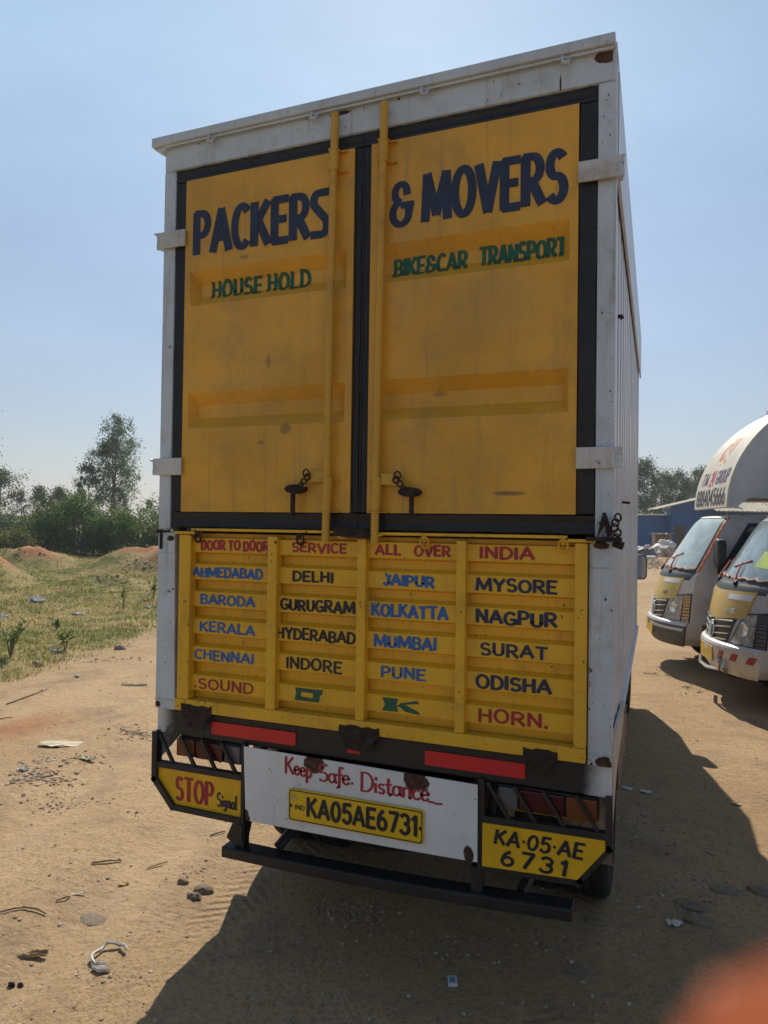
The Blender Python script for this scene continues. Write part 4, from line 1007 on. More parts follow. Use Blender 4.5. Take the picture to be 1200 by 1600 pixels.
for x in (3.3, 7, 11, 13.8): mb.box(x-.06, x+.06, -2.9, -2.78, 0, 3.2)
mb.build('post', M['bark'], shed)
MB().box(.2, 1.1, -.03, -.003, 0.1, 2.1).build('door', plain('brown shed door', (.12, .075, .05), .8), shed)

# boundary wall at the far left
p = Vector(base_at(20, 44)); wl = empty('boundary_wall', (p.x, p.y, 0), YAW, 'dark low masonry wall behind the yellow-green bush at the left edge', 'wall')
mb = MB(); mb.box(-5, 1.15, 0, .2, -.1, 1.55); mb.box(-5.04, 1.19, -.04, .24, 1.55, 1.66); mb.build('wall', plain('dark stained masonry', (.085, .07, .06), .9, var=.4, scale=2), wl)
p = Vector(base_at(22, 60)); fh = empty('tin_shack', (p.x, p.y, 0), YAW, 'small pale green tin shack far off behind the dark wall', 'shack')
mb = MB(); mb.box(-1.4, 1.2, 0, 2.5, 0, 2.0); mb.build('wall', plain('pale green tin', (.35, .46, .42), .6), fh)
mb = MB(); mb.prism([(-1.7, 2.0), (1.5, 2.05), (1.5, 2.12), (-1.7, 2.3)], lambda u, v, t: (u, t, v), -.2, 2.7); mb.build('roof', M['roof_sheet'], fh)

# scrap in front of the shed: cupboard, sacks, rubble
p = Vector(base_at(1036, 52)); cb_ = empty('wooden_cupboard', (p.x, p.y, 0), YAW, 'old brown wooden cupboard standing open against the blue shed', 'cupboard')
mb = MB(); mb.box(-.62, -.56, 0, .5, .1, 1.35); mb.box(.56, .62, 0, .5, .1, 1.35); mb.box(-.62, .62, 0, .5, 1.352, 1.41); mb.box(-.62, .62, 0, .5, .05, .099); mb.box(-.56, .56, .46, .5, .1, 1.35)
mb.build('carcass', plain('pale cupboard edge', (.38, .30, .22), .8), cb_)
MB().box(-.55, -.01, .05, .08, .12, 1.33).build('door', plain('brown cupboard door', (.20, .125, .06), .75), cb_)
MB().box(.02, .55, .06, .09, .12, 1.33).build('door', plain('brown cupboard door two', (.17, .10, .05), .75), cb_)
mb = MB(); mb.grid(lambda u, v: (-.75+1.5*u, -.1+.7*v, 1.43+.10*mnoise.noise(Vector((u*7, v*4, 3)))), 14, 6); mb.build('rag', plain('dusty cloth', (.40, .33, .25), .95), None)
rag = bpy.data.objects['rag']; rag.location = (p.x, p.y, 0); rag.rotation_euler = (0, 0, YAW); tag(rag, 'crumpled dusty cloth lying on top of the wooden cupboard', 'cloth')
M['sack_white'] = plain('white plastic sack', (.62, .60, .56), .6, var=.2, scale=4); M['sack_grey'] = plain('grey plastic sack', (.14, .13, .13), .6, var=.3, scale=4); M['sack_blue'] = plain('bluish plastic sack', (.50, .55, .62), .5, var=.15, scale=4)
def sack(px, depth, z, r, sx, sz, mat, seed, label):
    p = Vector(base_at(px, depth)); bm = bmesh.new(); bmesh.ops.create_icosphere(bm, subdivisions=4, radius=1)
    for v in bm.verts:
        d = v.co.copy(); f = 1+.28*mnoise.noise(d*1.6+Vector((seed, 0, 0)))+.16*mnoise.noise(d*4+Vector((0, seed, 0)))+.07*mnoise.noise(d*9)
        rr = r*.8; v.co = Vector((d.x*rr*sx*f, d.y*rr*f, max(-.55, d.z)*rr*sz*f))
    me = bpy.data.meshes.new('sack'); bm.to_mesh(me); bm.free(); me.materials.append(mat); o = bpy.data.objects.new('sack', me); COL.objects.link(o); o.location = (p.x, p.y, z*.75+r*sz*.4)
    tag(o, label, 'sack', 'sacks of scrap by the shed'); me.polygons.foreach_set('use_smooth', [True]*len(me.polygons))
sack(1031, 45, .0, .78, 1.05, .85, M['sack_white'], 1.3, 'big white sack in front of the wooden cupboard')
sack(1042, 44, .0, .72, .95, .9, plain('mottled sack', (.42, .36, .30), .7, var=.4, scale=5), 2.1, 'mottled brownish sack right of the big white sack')
sack(1046, 46, .75, .42, 1.1, .9, M['sack_blue'], 3.7, 'bluish white sack on top of the mottled sack')
sack(1036, 46, 1.15, .28, 1.3, .7, M['sack_white'], 5.2, 'small white bag perched on top of the big white sack')
sack(1004, 43, .0, .75, 1.25, .75, M['sack_grey'], 4.4, 'dark grey sack beside the truck side')
sack(1018, 42, .0, .30, 1.5, .5, M['sack_white'], 6.4, 'flattened white bag on the ground between the dark sack and the big white sack')
sack(1012, 50, .35, .35, 1.0, .9, plain('pinkish sack', (.45, .30, .26), .7), 7.4, 'small pinkish bundle against the shed wall behind the dark sack')

# stones and rubble
def stone_mesh(seed, flat=.55):
    bm = bmesh.new(); bmesh.ops.create_icosphere(bm, subdivisions=2, radius=1); 
    for v in bm.verts:
        d = v.co.copy(); f = 1+.35*mnoise.noise(d*1.3+Vector((seed, seed, 0)))+.18*mnoise.noise(d*3.1+Vector((0, seed, 0))); v.co = Vector((d.x*f, d.y*f*.8, d.z*f*flat))
    me = bpy.data.meshes.new('stone'); bm.to_mesh(me); bm.free(); return me
M['stone'] = plain('dusty stone', (.38, .29, .20), .95, var=.25, scale=7, bump=.01); M['pale_stone'] = plain('pale stone', (.50, .42, .31), .9, var=.2, scale=7)
# loose gravel and rubble: uncountable
rnd = random.Random(9); mb = MB(); protos = []
for s in range(6):
    me = bpy.data.meshes.new('t'); bm = bmesh.new(); bmesh.ops.create_icosphere(bm, subdivisions=1, radius=1)
    for v in bm.verts: v.co *= 1+.45*mnoise.noise(v.co*1.5+Vector((s*3.1, 0, 0)))
    protos.append(([v.co.copy() for v in bm.verts], [tuple(v.index for v in f.verts) for f in bm.faces])); bm.free(); bpy.data.meshes.remove(me)
def pebble(x, y, r):
    vv, ff = rnd.choice(protos); z = ground_z(x, y); a = rnd.uniform(0, 6.28); c_, s_ = math.cos(a), math.sin(a); fl = rnd.uniform(.35, .8)
    mb.add([(x+r*(v.x*c_-v.y*s_), y+r*(v.x*s_+v.y*c_), z+r*(v.z*fl+.15)) for v in vv], ff)
for i in range(1900):                                         # scattered everywhere near
    px, py = rnd.uniform(-60, 1260), 880+760*rnd.random()**.8; p = at(px, py)
    dd = (p-CAM).length
    if dd > 16: continue
    pebble(p.x, p.y, (.002+.007*rnd.random()**4)*(1+.10*dd))
for (px, py, sx, sy, n, r) in ((62, 1215, 55, 14, 260, .016), (95, 1190, 90, 10, 140, .014), (215, 1145, 45, 10, 160, .014), (100, 1250, 60, 12, 140, .012), (1085, 1075, 30, 12, 120, .012), (1040, 1050, 30, 8, 60, .015), (300, 1365, 40, 18, 60, .008), (150, 1520, 70, 20, 90, .005), (1000, 1290, 80, 30, 160, .010), (1060, 1400, 90, 30, 120, .010), (720, 1480, 120, 25, 200, .008), (560, 1430, 60, 20, 120, .010), (140, 1030, 90, 5, 130, .018), (70, 866, 60, 6, 40, .05), (215, 880, 55, 8, 50, .05), (185, 905, 40, 6, 40, .05), (1008, 868, 18, 9, 700, .11), (1020, 880, 26, 9, 400, .07), (1030, 860, 22, 5, 250, .12)):
    for i in range(n):
        p = (atg if py < 930 and px < 400 else at)(px+rnd.gauss(0, sx*.5), py+rnd.gauss(0, sy*.5))
        if p.z < -1 or (p-CAM).length > 80: continue
        pebble(p.x, p.y, r*(.25+1.1*rnd.random()**2.5))
k = NT('gravel'); g_ = k.n('ShaderNodeNewGeometry'); col = k.mix(g_.outputs['Random Per Island'], (.24, .16, .10), (.48, .37, .26)); col = k.mix(k.ramp(g_.outputs['Random Per Island'], .93, .95), col, (.50, .43, .34)); k.set(Base_Color=col, Roughness=.95)
gv = mb.build('gravel', k.mat, None, fix=False, kind='stuff'); tag(gv, 'loose pebbles and rubble scattered over the dirt', 'gravel')

def stone(px, py, r, flat, seed, mat, label, sink=.25, rot=0):
    me = stone_mesh(seed, flat); me.materials.append(mat); o = bpy.data.objects.new('stone', me); COL.objects.link(o); p = atg(px, py)
    o.location = (p.x, p.y, ground_z(p.x, p.y)+r*flat*(1-2*sink)*.5); o.scale = (r, r*.75, r); o.rotation_euler = (0, 0, rot); tag(o, label, 'stone', 'stones on the dirt')
stone(143, 1437, .10, .12, 1.2, M['stone'], 'flat pale stone sunk in the dirt left of the truck shadow', .42)
stone(318, 1392, .055, .5, 2.3, M['stone'], 'rough stone nearest the tip of the truck shadow', .42)
stone(304, 1402, .040, .5, 3.3, M['stone'], 'smaller rough stone just left of the rough stone by the shadow tip', .3)
stone(286, 1379, .035, .5, 6.3, M['stone'], 'small stone behind the pair of rough stones near the truck', .3)
stone(1135, 1392, .08, .2, 4.1, M['stone'], 'flat stone in the shade towards the right edge', .4)
stone(1095, 1440, .08, .2, 5.1, M['stone'], 'flat stone in the shade, nearest the crumpled white paper', .3)
stone(1085, 1418, .07, .22, 7.1, M['stone'], 'thin flat stone behind the one by the crumpled white paper', .3)
stone(1195, 1395, .08, .3, 8.1, M['stone'], 'stone in the shade cut by the right edge of the photo', .3)
stone(930, 1440, .05, .25, 9.1, M['stone'], 'dark stone in the shade right of the underrun bar end', .3)
stone(905, 1520, .05, .3, 9.6, M['stone'], 'small dark stone in the shade near the lower right', .3)
stone(18, 1541, .016, .8, 1.9, M['rusty'], 'small black pebble at the lower left, left one of two', .1)
stone(32, 1541, .014, .8, 2.9, M['rusty'], 'small black pebble at the lower left, right one of two', .1)
stone(188, 1020-6, .10, .5, 3.9, M['stone'], 'reddish clod on the verge by the track edge', .2)
stone(58, 1040, .09, .5, 5.9, M['stone'], 'brown clod on the verge near the left edge', .2)

# litter
def crumple(name, px, py, w_, d_, h_, mat, label, cat, seed, rot=0.0, n=8, group='litter on the ground'):
    p = atg(px, py); rn = random.Random(seed); mb = MB()
    def fn(u, v): return ((u-.5)*w_, (v-.5)*d_*(1-.5*abs(u-.5)), .006+h_*abs(mnoise.noise(Vector((u*3.1+seed, v*3.3, seed))))+h_*.5*abs(mnoise.noise(Vector((u*7, v*7+seed, 2)))))
    mb.grid(fn, n, n)
    n0 = (n+1)*(n+1); mb.v += [(x, y, z-.003) for x, y, z in mb.v[:n0]]; mb.f += [tuple(i+n0 for i in f[::-1]) for f in mb.f[:n*n]]; mb.m += [0]*(n*n)
    o = mb.build(name, mat, None, fix=False); o.location = (p.x, p.y, ground_z(p.x, p.y)); o.rotation_euler = (0, 0, rot); return tag(o, label, cat, group)
wht = plain('white litter', (.66, .64, .60), .6, var=.1); crm = plain('cream litter', (.60, .50, .33), .7, var=.15); brn = plain('brown leaf litter', (.36, .24, .12), .9, var=.3)
crumple('plastic_bag', 57, 941, .40, .28, .16, wht, 'white plastic bag caught in the field grass, largest litter by the mounds', 'bag', 1)
crumple('plastic_bag', 4, 967, .30, .22, .12, wht, 'white plastic bag in the grass at the left edge', 'bag', 2)
crumple('paper', 122, 960, .30, .14, .06, wht, 'white scrap of paper in the dry grass in the middle of the field', 'paper', 3)
crumple('paper', 62, 957, .2, .12, .05, crm, 'cream scrap of paper just below the largest white bag', 'paper', 4)
crumple('paper', 83, 1017, .16, .10, .05, wht, 'small white scrap at the verge beside the forked weed', 'paper', 5)
crumple('paper', 231, 950, .16, .1, .06, wht, 'white scrap in the grass beside the truck corner', 'paper', 6)
crumple('paper', 121, 1057, .07, .06, .03, wht, 'small cream scrap on the track near the verge', 'paper', 7)
crumple('plastic_sheet', 95, 1164, .34, .16, .03, crm, 'wide pale plastic sheet lying on the track left of the truck', 'plastic', 8, .35)
crumple('plastic_sheet', 210, 1071, .30, .07, .03, crm, 'long pale strip on the track close to the truck corner', 'plastic', 9, .3)
crumple('plastic_sheet', 136, 1187, .14, .07, .03, crm, 'short pale scrap right below the wide plastic sheet', 'plastic', 10, .2)
crumple('plastic_sheet', 36, 1204, .09, .06, .04, wht, 'white scrap among the gravel at the left', 'plastic', 11)
crumple('paper', 121, 1398, .075, .014, .008, crm, 'narrow cream paper strip on the dirt in the lower left', 'paper', 12, .75, 4)
crumple('wrapper', 193, 1384, .055, .022, .012, plain('yellow wrapper', (.62, .42, .10), .5), 'torn yellow and white wrapper on the dirt', 'wrapper', 13, .9, 5)
crumple('leaf_litter', 50, 1495, .13, .035, .03, brn, 'curled dry leaves on the dirt at the lower left', 'leaves', 14, .5)
crumple('paper', 980, 1233, .07, .05, .015, wht, 'white scrap in the shade close to the right side of the truck', 'paper', 15)
crumple('paper', 1009, 1238, .075, .05, .015, wht, 'white scrap in the shade, right one of the pair beside the truck', 'paper', 16)
crumple('paper', 1150, 1257, .06, .04, .01, crm, 'small cream scrap on the sunlit dirt right of the shadow', 'paper', 17)
crumple('paper', 1055, 1446, .075, .04, .03, wht, 'crumpled white paper in the shade to the right', 'paper', 18, .4)
crumple('paper', 1108, 1335-2, .08, .012, .01, crm, 'thin pale strip in the shade at the right', 'paper', 19, 2.4, 4)
crumple('bottle_cap', 1043, 1335, .022, .022, .012, plain('red plastic', (.5, .02, .03), .4), 'small red scrap in the shade right of the truck', 'cap', 20, 0, 4)
crumple('paper', 1095, 1020-10, .14, .06, .03, wht, 'pale scrap on the dirt between the two mini trucks', 'paper', 21)
# small printed carton lying in the shadow
p = at(707, 1531, .01); mb = MB(); mb.box(-.019, .019, -.026, .026, 0, .013); o = mb.build('carton', plain('white carton', (.60, .63, .68), .5), None, bevel=.002); o.location = (p.x, p.y, ground_z(p.x, p.y)+.001); o.rotation_euler = (.08, .05, .35); tag(o, 'small white carton lying in the truck shadow', 'carton')
mb = MB(); mb.box(-.012, .010, -.016, .012, .0132, .0138); mb.build('print', plain('blue print', (.22, .30, .45), .5), o)
# loop of dirty plastic strap
p0 = at(170, 1495, .0); mb = MB(); pts = []
for i in range(26):
    a = R(20+270*i/25); pts.append((.060*math.cos(a)+.006*math.sin(5*a), .080*math.sin(a)+.006*math.sin(3*a), .010+.012*abs(math.sin(2.3*a))))
mb.tube(pts, [.007*(.8+.4*abs(math.sin(i*1.7))) for i in range(26)], 6); mb.tube([(-.03, -.085, .01), (.01, -.10, .014), (.05, -.092, .010)], [.008, .015, .007], 6)
o = mb.build('strap', plain('dirty plastic strap', (.46, .42, .37), .6, var=.3, scale=30), None, smooth=True); o.location = (p0.x, p0.y, ground_z(p0.x, p0.y)); o.rotation_euler = (0, 0, .3); tag(o, 'curled loop of dirty plastic strap on the dirt at the lower left', 'strap')
M['twig'] = plain('dry twig', (.13, .09, .06), .9, var=.3)
for i, (a, b, lab) in enumerate((((143, 1350), (190, 1346), 'straight dark twig on the dirt, furthest back of the twigs'), ((0, 1427), (35, 1420), 'forked twig at the left edge, left half'), ((35, 1419), (72, 1430), 'forked twig at the left edge, right half'), ((88, 1409), (110, 1402), 'thin twig beside the cream paper strip'), ((328, 1307), (352, 1300), 'short thick stick between the STOP panel and the strap'), ((230, 1358), (262, 1348), 'thin pale twig left of the rough stones'), ((10, 1101), (75, 1077), 'long dark stick on the track at the left'), ((0, 1124), (20, 1122), 'thick stick at the left edge by the reddish patch'), ((195, 1143), (240, 1152), 'pale stick in the rubble beside the truck corner'), ((1005, 1052), (1030, 1056), 'thin twig on the sunlit dirt below the silver mini truck'))):
    A, B = atg(*a), atg(*b); A.z = ground_z(A.x, A.y)+.006; B.z = ground_z(B.x, B.y)+.006; mid = A.lerp(B, .5)+Vector((.01, .01, .004)); l = (B-A).length
    o = MB().tube([A, A.lerp(mid, .6), mid, B], [.004+.003*l, .004+.002*l, .004+.002*l, .003], 6).build('twig', M['twig'] if i not in (8, 5) else M['stone'], None); tag(o, lab, 'twig', 'twigs on the dirt')

# ------------------------------------------------------------------ parked mini trucks
KV = 1.13                                                      # scale of the cab drawing
PROF = [(0.00, .32, .62, .30), (.05, .42, .71, .35), (.06, .56, .745, .38), (.02, .60, .745, .38), (-.005, .80, .745, .37), (-.03, .93, .745, .35), (-.065, 1.06, .745, .32), (-.10, 1.13, .74, .30),
        (-.15, 1.19, .735, .28), (-.31, 1.44, .705, .24), (-.46, 1.67, .67, .19), (-.55, 1.77, .645, .16), (-.68, 1.82, .62, .12), (-1.3, 1.85, .61, .06), (-1.68, 1.85, .61, .0)]
PROF = [(x, z, h_, sb*.68) for x, z, h_, sb in PROF]
def prof(v):
    v = max(0.0, min(len(PROF)-1.0001, v)); i = int(v); t = v-i
    P = [PROF[max(0, min(len(PROF)-1, i+j))] for j in (-1, 0, 1, 2)]
    return [0.5*((2*P[1][c])+(P[2][c]-P[0][c])*t+(2*P[0][c]-5*P[1][c]+4*P[2][c]-P[3][c])*t*t+(3*P[1][c]-P[0][c]-3*P[2][c]+P[3][c])*t*t*t) for c in range(4)]
def S(u, v):
    x, z, hw, sb = prof(v); a = abs(u)
    return Vector((x-sb*(a**2.3), hw*u*(1-.04*a*a)/.96, z))*KV
def Sn(u, v):
    e = .01; a = S(min(1, u+e), v)-S(max(-1, u-e), v); b = S(u, v+e)-S(u, v-e); n = b.cross(a) if b.cross(a).x > 0 else a.cross(b)
    n = n.normalized(); return n
def Sp(u, v, o): return S(u, v)+Sn(u, v)*o*KV
def patch(mb, c, off, nu=10, nv=6, mat=0, base=-.004, fnc=None):
    """c: four (u, v) corners (bl, br, tr, tl); raised sheet with edges down to the shell"""
    f = fnc or Sp
    def uv(a, b):
        p = [(c[0][i]*(1-a)+c[1][i]*a)*(1-b)+(c[3][i]*(1-a)+c[2][i]*a)*b for i in (0, 1)]; return p
    mb.grid(lambda a, b: f(*uv(a, b), off), nu, nv, mat)
    ring = [(i/nu, 0) for i in range(nu)]+[(1, j/nv) for j in range(nv)]+[(1-i/nu, 1) for i in range(nu)]+[(0, 1-j/nv) for j in range(nv)]
    n = len(ring); vs = [f(*uv(a, b), off) for a, b in ring]+[f(*uv(a, b), base) for a, b in ring]
    mb.add(vs, [(i, (i+1) % n, n+(i+1) % n, n+i) for i in range(n)], mat)
def hwz(z):                                                   # half width of the cab side at a height (unscaled)
    for (x0, z0, h0, s0), (x1, z1, h1, s1) in zip(PROF, PROF[1:]):
        if z0 <= z <= z1: return h0+(h1-h0)*(z-z0)/max(1e-6, z1-z0)
    return PROF[-1][2] if z > 1 else PROF[0][2]
def T(x, z, o): return Vector((x, hwz(z)+o, z))*KV

M['v_silver'] = paint('silver van paint', (.48, .47, .47), .34, (.32, .24, .15), .6)
M['v_grey'] = paint('dusty grey van paint', (.48, .46, .45), .42, (.34, .25, .16), .7)
M['v_hood1'] = paint('dusty yellow hood', (.56, .40, .09), .4, (.40, .31, .19), .5, streak=False)
M['v_hood2'] = paint('ochre hood', (.58, .36, .06), .34, (.40, .31, .19), .4, streak=False)
M['v_dark'] = plain('dark grey bumper plastic', (.075, .072, .07), .6, var=.25)
M['v_blk'] = plain('black van plastic', (.02, .02, .021), .5, var=.3)
M['chrome'] = plain('chrome trim', (.62, .62, .60), .18, .9, var=.1)
M['wind1'] = plain('windscreen with painted-in sky', (.40, .48, .465), .2, var=.18, scale=4, spec=.9)  # both windscreens: the reflected sky is put into the pale base colour
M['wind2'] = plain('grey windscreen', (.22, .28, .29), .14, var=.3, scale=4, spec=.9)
M['lampglass'] = plain('headlamp glass', (.40, .40, .38), .10, .35, var=.5, scale=26)
M['dustlamp'] = plain('dusty headlamp glass', (.34, .31, .26), .22, .1, var=.25, scale=20)
M['turn'] = plain('dusty turn lamp', (.50, .30, .13), .35, var=.2, scale=20)
M['orange'] = plain('faded orange ribbon', (.50, .31, .22), .7); M['vplate'] = plain('yellow van plate', (.56, .36, .03), .5, var=.2)
M['v_white'] = paint('dusty white van paint', (.62, .60, .56), .4, (.34, .25, .15), .75, chips=.3); M['sticker'] = plain('white sticker', (.68, .68, .68), .5, var=.05)
M['lime'] = plain('lime paper', (.42, .55, .10), .6); M['pinkred'] = plain('faded red wiper grip', (.55, .12, .09), .5)
M['cream'] = paint('cream container front', (.66, .60, .48), .5, (.45, .36, .24), .4, streak=False); M['cont'] = plain('pale container side', (.52, .52, .54), .5, var=.06)
M['flame'] = plain('flame red', (.48, .07, .03), .5); M['flame2'] = plain('flame orange', (.55, .25, .04), .5)
M['curtain'] = plain('dim cab interior', (.05, .05, .045), .8)

def mini_truck(first, loc, rz, label):
    root = empty('mini_truck', loc, rz, label, 'truck', 'mini trucks parked side by side on the right')
    body = M['v_grey'] if first else M['v_silver']
    # shell
    mb = MB(); NU, NV = 24, 56
    mb.grid(lambda a, b: S(a*2-1, b*(len(PROF)-1)), NU, NV)
    for s in (-1, 1):
        def sd(a, b):
            v = b*(len(PROF)-1); p = S(s, v); xb = -1.70*KV; return Vector((p.x+(min(xb, p.x)-p.x)*a, p.y, p.z))
        mb.grid(sd, 12, NV)
    mb.add([Vector((-1.70, y, z))*KV for y, z in ((-.745, .4), (.745, .4), (.745, 1.13), (.61, 1.85), (-.61, 1.85), (-.745, 1.13))], [(0, 1, 2, 3, 4, 5)])
    bo = mb.build('body', body, root, smooth=True)
    def P(name, specs, mat, off, parent=root, nu=12, nv=6, smooth=True):
        mb = MB()
        for c in specs: patch(mb, c, off, nu, nv)
        return mb.build(name, mat, parent, smooth=smooth)
    # bumper: upper lip and lower skirt, carried back along both sides
    mb = MB(); patch(mb, [(-1, 0), (1, 0), (1, 1.95), (-1, 1.95)], .022, 30, 8)
    for s in (-1, 1):
        mb.prism([(-.36, .30), (-.95, .34), (-.95, .66), (-.36, .58)], lambda u, v, t: Vector((u, t*s, v))*KV, .70, .768)
    M_b = M['v_dark'] if first else M['v_white']
    bp = mb.build('bumper', M_b, root, smooth=True, bevel=.0)
    P('bumper_lip', [[(-1, 1.97), (1, 1.97), (1, 2.99), (-1, 2.99)]], M['v_silver'] if first else M['v_white'], .024, bp, 30, 5)
    if first: P('rub_strip', [[(.25, 1.55), (.97, 1.55), (.97, 1.75), (.25, 1.75)]], M['v_silver'], .030, bp, 12, 2)
    else:
        mb = MB()
        for i in range(9):
            if i in (3, 4, 5) and False: continue
            u = -1+i*.23
            if -.30 < u < .30: continue
            patch(mb, [(u, 1.30), (u+.09, 1.30), (u+.13, 1.72), (u+.04, 1.72)], .0265, 4, 3, base=.02)
        mb.build('reflective_stripe', plain('worn red stripe', (.40, .05, .04), .5, var=.3, scale=20), bp)
        mb = MB(); mb.tube([Sp(-.6, .62, .07), Sp(-.2, .55, .085), Sp(.15, .55, .085), Sp(.42, .62, .06)], .018*KV, 8); mb.tube([Sp(.42, .62, .06), Sp(.45, 1.05, .05), Sp(.42, 1.3, .03)], .02*KV, 8); mb.tube([Sp(.52, .4, .03), Sp(.55, .9, .07), Sp(.53, 1.2, .03)], .018*KV, 8)
        mb.build('bull_bar', M['chrome'], bp, smooth=True)
    # hood, grille, badge
    hood = P('hood', [[(-.70, 4.35), (0, 3.95), (0, 6.15), (-.80, 6.45)], [(0, 3.95), (.70, 4.35), (.80, 6.45), (0, 6.15)]], M['v_hood1'] if first else M['v_hood2'], .010)
    gr = P('grille', [[(-.40, 2.85), (0, 2.75), (0, 3.95), (-.56, 4.25)], [(0, 2.75), (.40, 2.85), (.56, 4.25), (0, 3.95)]], M['v_blk'], .006)
    mb = MB()
    for i in range(4):
        b = .14+.24*i
        for s in (-1, 1):
            lo = 2.85+(3.98-2.75)*b; pts = [Sp(s*(.09+(.33+.12*b)*t/6), lo+t/6*.16, .016) for t in range(7)]; mb.tube(pts, .009*KV, 6)
    mb.build('slat', M['chrome'], gr, smooth=True)
    mb = MB(); c = (0, 3.42); mb.tube([Sp(.085*math.cos(a), 3.42+.40*math.sin(a), .022) for a in [2*math.pi*i/24 for i in range(25)]], .010*KV, 6, cap=False)
    mb.tube([Sp(-.06, 3.66, .022), Sp(.0, 3.72, .024), Sp(.06, 3.66, .022)], .010*KV, 6); mb.tube([Sp(.0, 3.70, .024), Sp(.0, 3.08, .022)], .011*KV, 6); mb.tube([Sp(-.03, 3.66, .024), Sp(-.04, 3.15, .022)], .007*KV, 6)
    mb.build('emblem', M['chrome'], gr, smooth=True)
    def onS(u0, du, v0, dv, o0): return lambda u, v, o: Sp(u0+u*du/.8, v0+v*dv/.16, o0+o)
    mb = MB(); lettering(mb, 'ACE' if not first else 'HT', 0, .17 if not first else .12, 0, .055, .24, onS(.30 if not first else .34, 1, 4.62, 1, .0125), gap=.2, jit=0)
    mb.build('badge', M['chrome'] if not first else M['v_blk'], hood, fix=False)
    P('sticker', [[(.30, 5.55), (.74, 5.6), (.765, 6.05), (.31, 5.95)], [(-.72, 5.6), (-.40, 5.55), (-.41, 5.95), (-.74, 6.05)]] if not first else [[(.25, 5.7), (.72, 5.75), (.74, 6.2), (.25, 6.08)]], M['sticker'], .0125, hood, 8, 2)
    # headlamps
    for s in (1, -1):
        def mir(c): return c if s > 0 else [(-u, v) for u, v in c]
        hl = P('headlight', [mir([(.46, 2.95), (.985, 2.95), (.985, 5.0), (.72, 4.75)])], M['v_blk'], .008, nu=10, nv=8)
        mb = MB(); patch(mb, mir([(.50, 3.05), (.84, 3.05), (.86, 4.78), (.735, 4.66)]), .013, 8, 8); mb.build('lens', M['dustlamp'] if first else M['lampglass'], hl, smooth=True)
        mb = MB(); cc = Sp(s*.69, 3.75, .014); nn_ = Sn(s*.69, 3.75); mb.lathe([(0, .0), (.045*KV, .003), (.06*KV, .006), (.065*KV, 0)], cc, nn_, 20, closed=False); mb.build('bulb_bowl', M['chrome'], hl, smooth=True)
        mb = MB()
        for i in range(11):
            v0 = 3.05+i*.165; patch(mb, mir([(.865, v0), (.975, v0), (.975, v0+.115), (.868, v0+.115)]), .014, 3, 2)
        mb.build('turn_lamp', M['turn'] if first else M['clear'], hl)
    # cowl, wipers, windscreen
    P('cowl', [[(-.90, 6.2), (.90, 6.2), (.95, 8.0), (-.95, 8.0)]], M['v_blk'], .0055, nu=20, nv=10)
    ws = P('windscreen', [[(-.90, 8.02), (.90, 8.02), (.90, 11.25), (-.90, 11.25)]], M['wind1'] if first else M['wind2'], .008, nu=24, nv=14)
    P('windscreen_seal', [[(-.935, 7.98), (.935, 7.98), (.935, 11.38), (-.935, 11.38)]], M['v_blk'], .004, nu=24, nv=14)
    mb = MB()
    for u0 in (.30, -.45):
        mb.tube([Sp(u0, 7.5, .03), Sp(u0-.09, 8.15, .03), Sp(u0-.16, 8.6, .03)], [.012*KV, .010*KV, .006*KV], 6); mb.tube([Sp(u0-.42, 8.45, .016), Sp(u0+.02, 8.72, .016)], .008*KV, 6)
    mb.build('wiper', M['pinkred'], root, smooth=True)
    mb = MB()
    for u0 in (.30, -.45): mb.lathe([(0, 0), (.028*KV, .0), (.022*KV, .03), (0, .035)], Sp(u0, 7.45, .005), Sn(u0, 7.45), 12, closed=False)
    mb.build('wiper_pivot', M['v_blk'], root, smooth=True)
    rb = random.Random(3); mb = MB()
    mb.tube([Sp(-.9+1.8*i/28, 8.02+.06*math.sin(i*1.9)+.05*rb.random(), .014) for i in range(29)], [.0075*KV*rb.uniform(.5, 1.7) for i in range(29)], 6)
    mb.build('ribbon', M['orange'], root, smooth=True)
    if first:
        mb = MB()
        patch(mb, [(.938, 7.9), (.999, 7.9), (.999, 11.6), (.938, 11.6)], .007, 3, 14); patch(mb, [(-.999, 7.9), (-.938, 7.9), (-.938, 11.6), (-.999, 11.6)], .007, 3, 14)
        for i in range(13):
            v0 = 7.95+i*.275
            patch(mb, [(.94+(i % 2)*.029, v0), (.97+(i % 2)*.027, v0), (.97+(i % 2)*.027, v0+.2), (.94+(i % 2)*.029, v0+.2)], .0085, 2, 2, 1)
        mb.build('pillar_tape', [M['flame'], M['flame2']], root)
    else:
        P('sun_band', [[(-.89, 10.72), (.89, 10.72), (.89, 11.24), (-.89, 11.24)]], M['v_blk'], .0095, ws, 24, 3)
        mb = MB(); lettering(mb, 'SUPER', 0, .56, 0, .062, .24, onS(.08, 1, 10.78, 1, .0112), gap=.22, jit=0, slant=.2); mb.build('lettering', M['sticker'], ws, fix=False)
        P('paper', [[(.45, 8.55), (.78, 8.5), (.78, 9.0), (.47, 9.1)]], M['lime'], .0095, ws, 4, 3)
    P('roof_lip', [[(-.93, 11.42), (.93, 11.42), (.95, 12.1), (-.95, 12.1)]], M['cream'] if first else body, .010, nu=20)
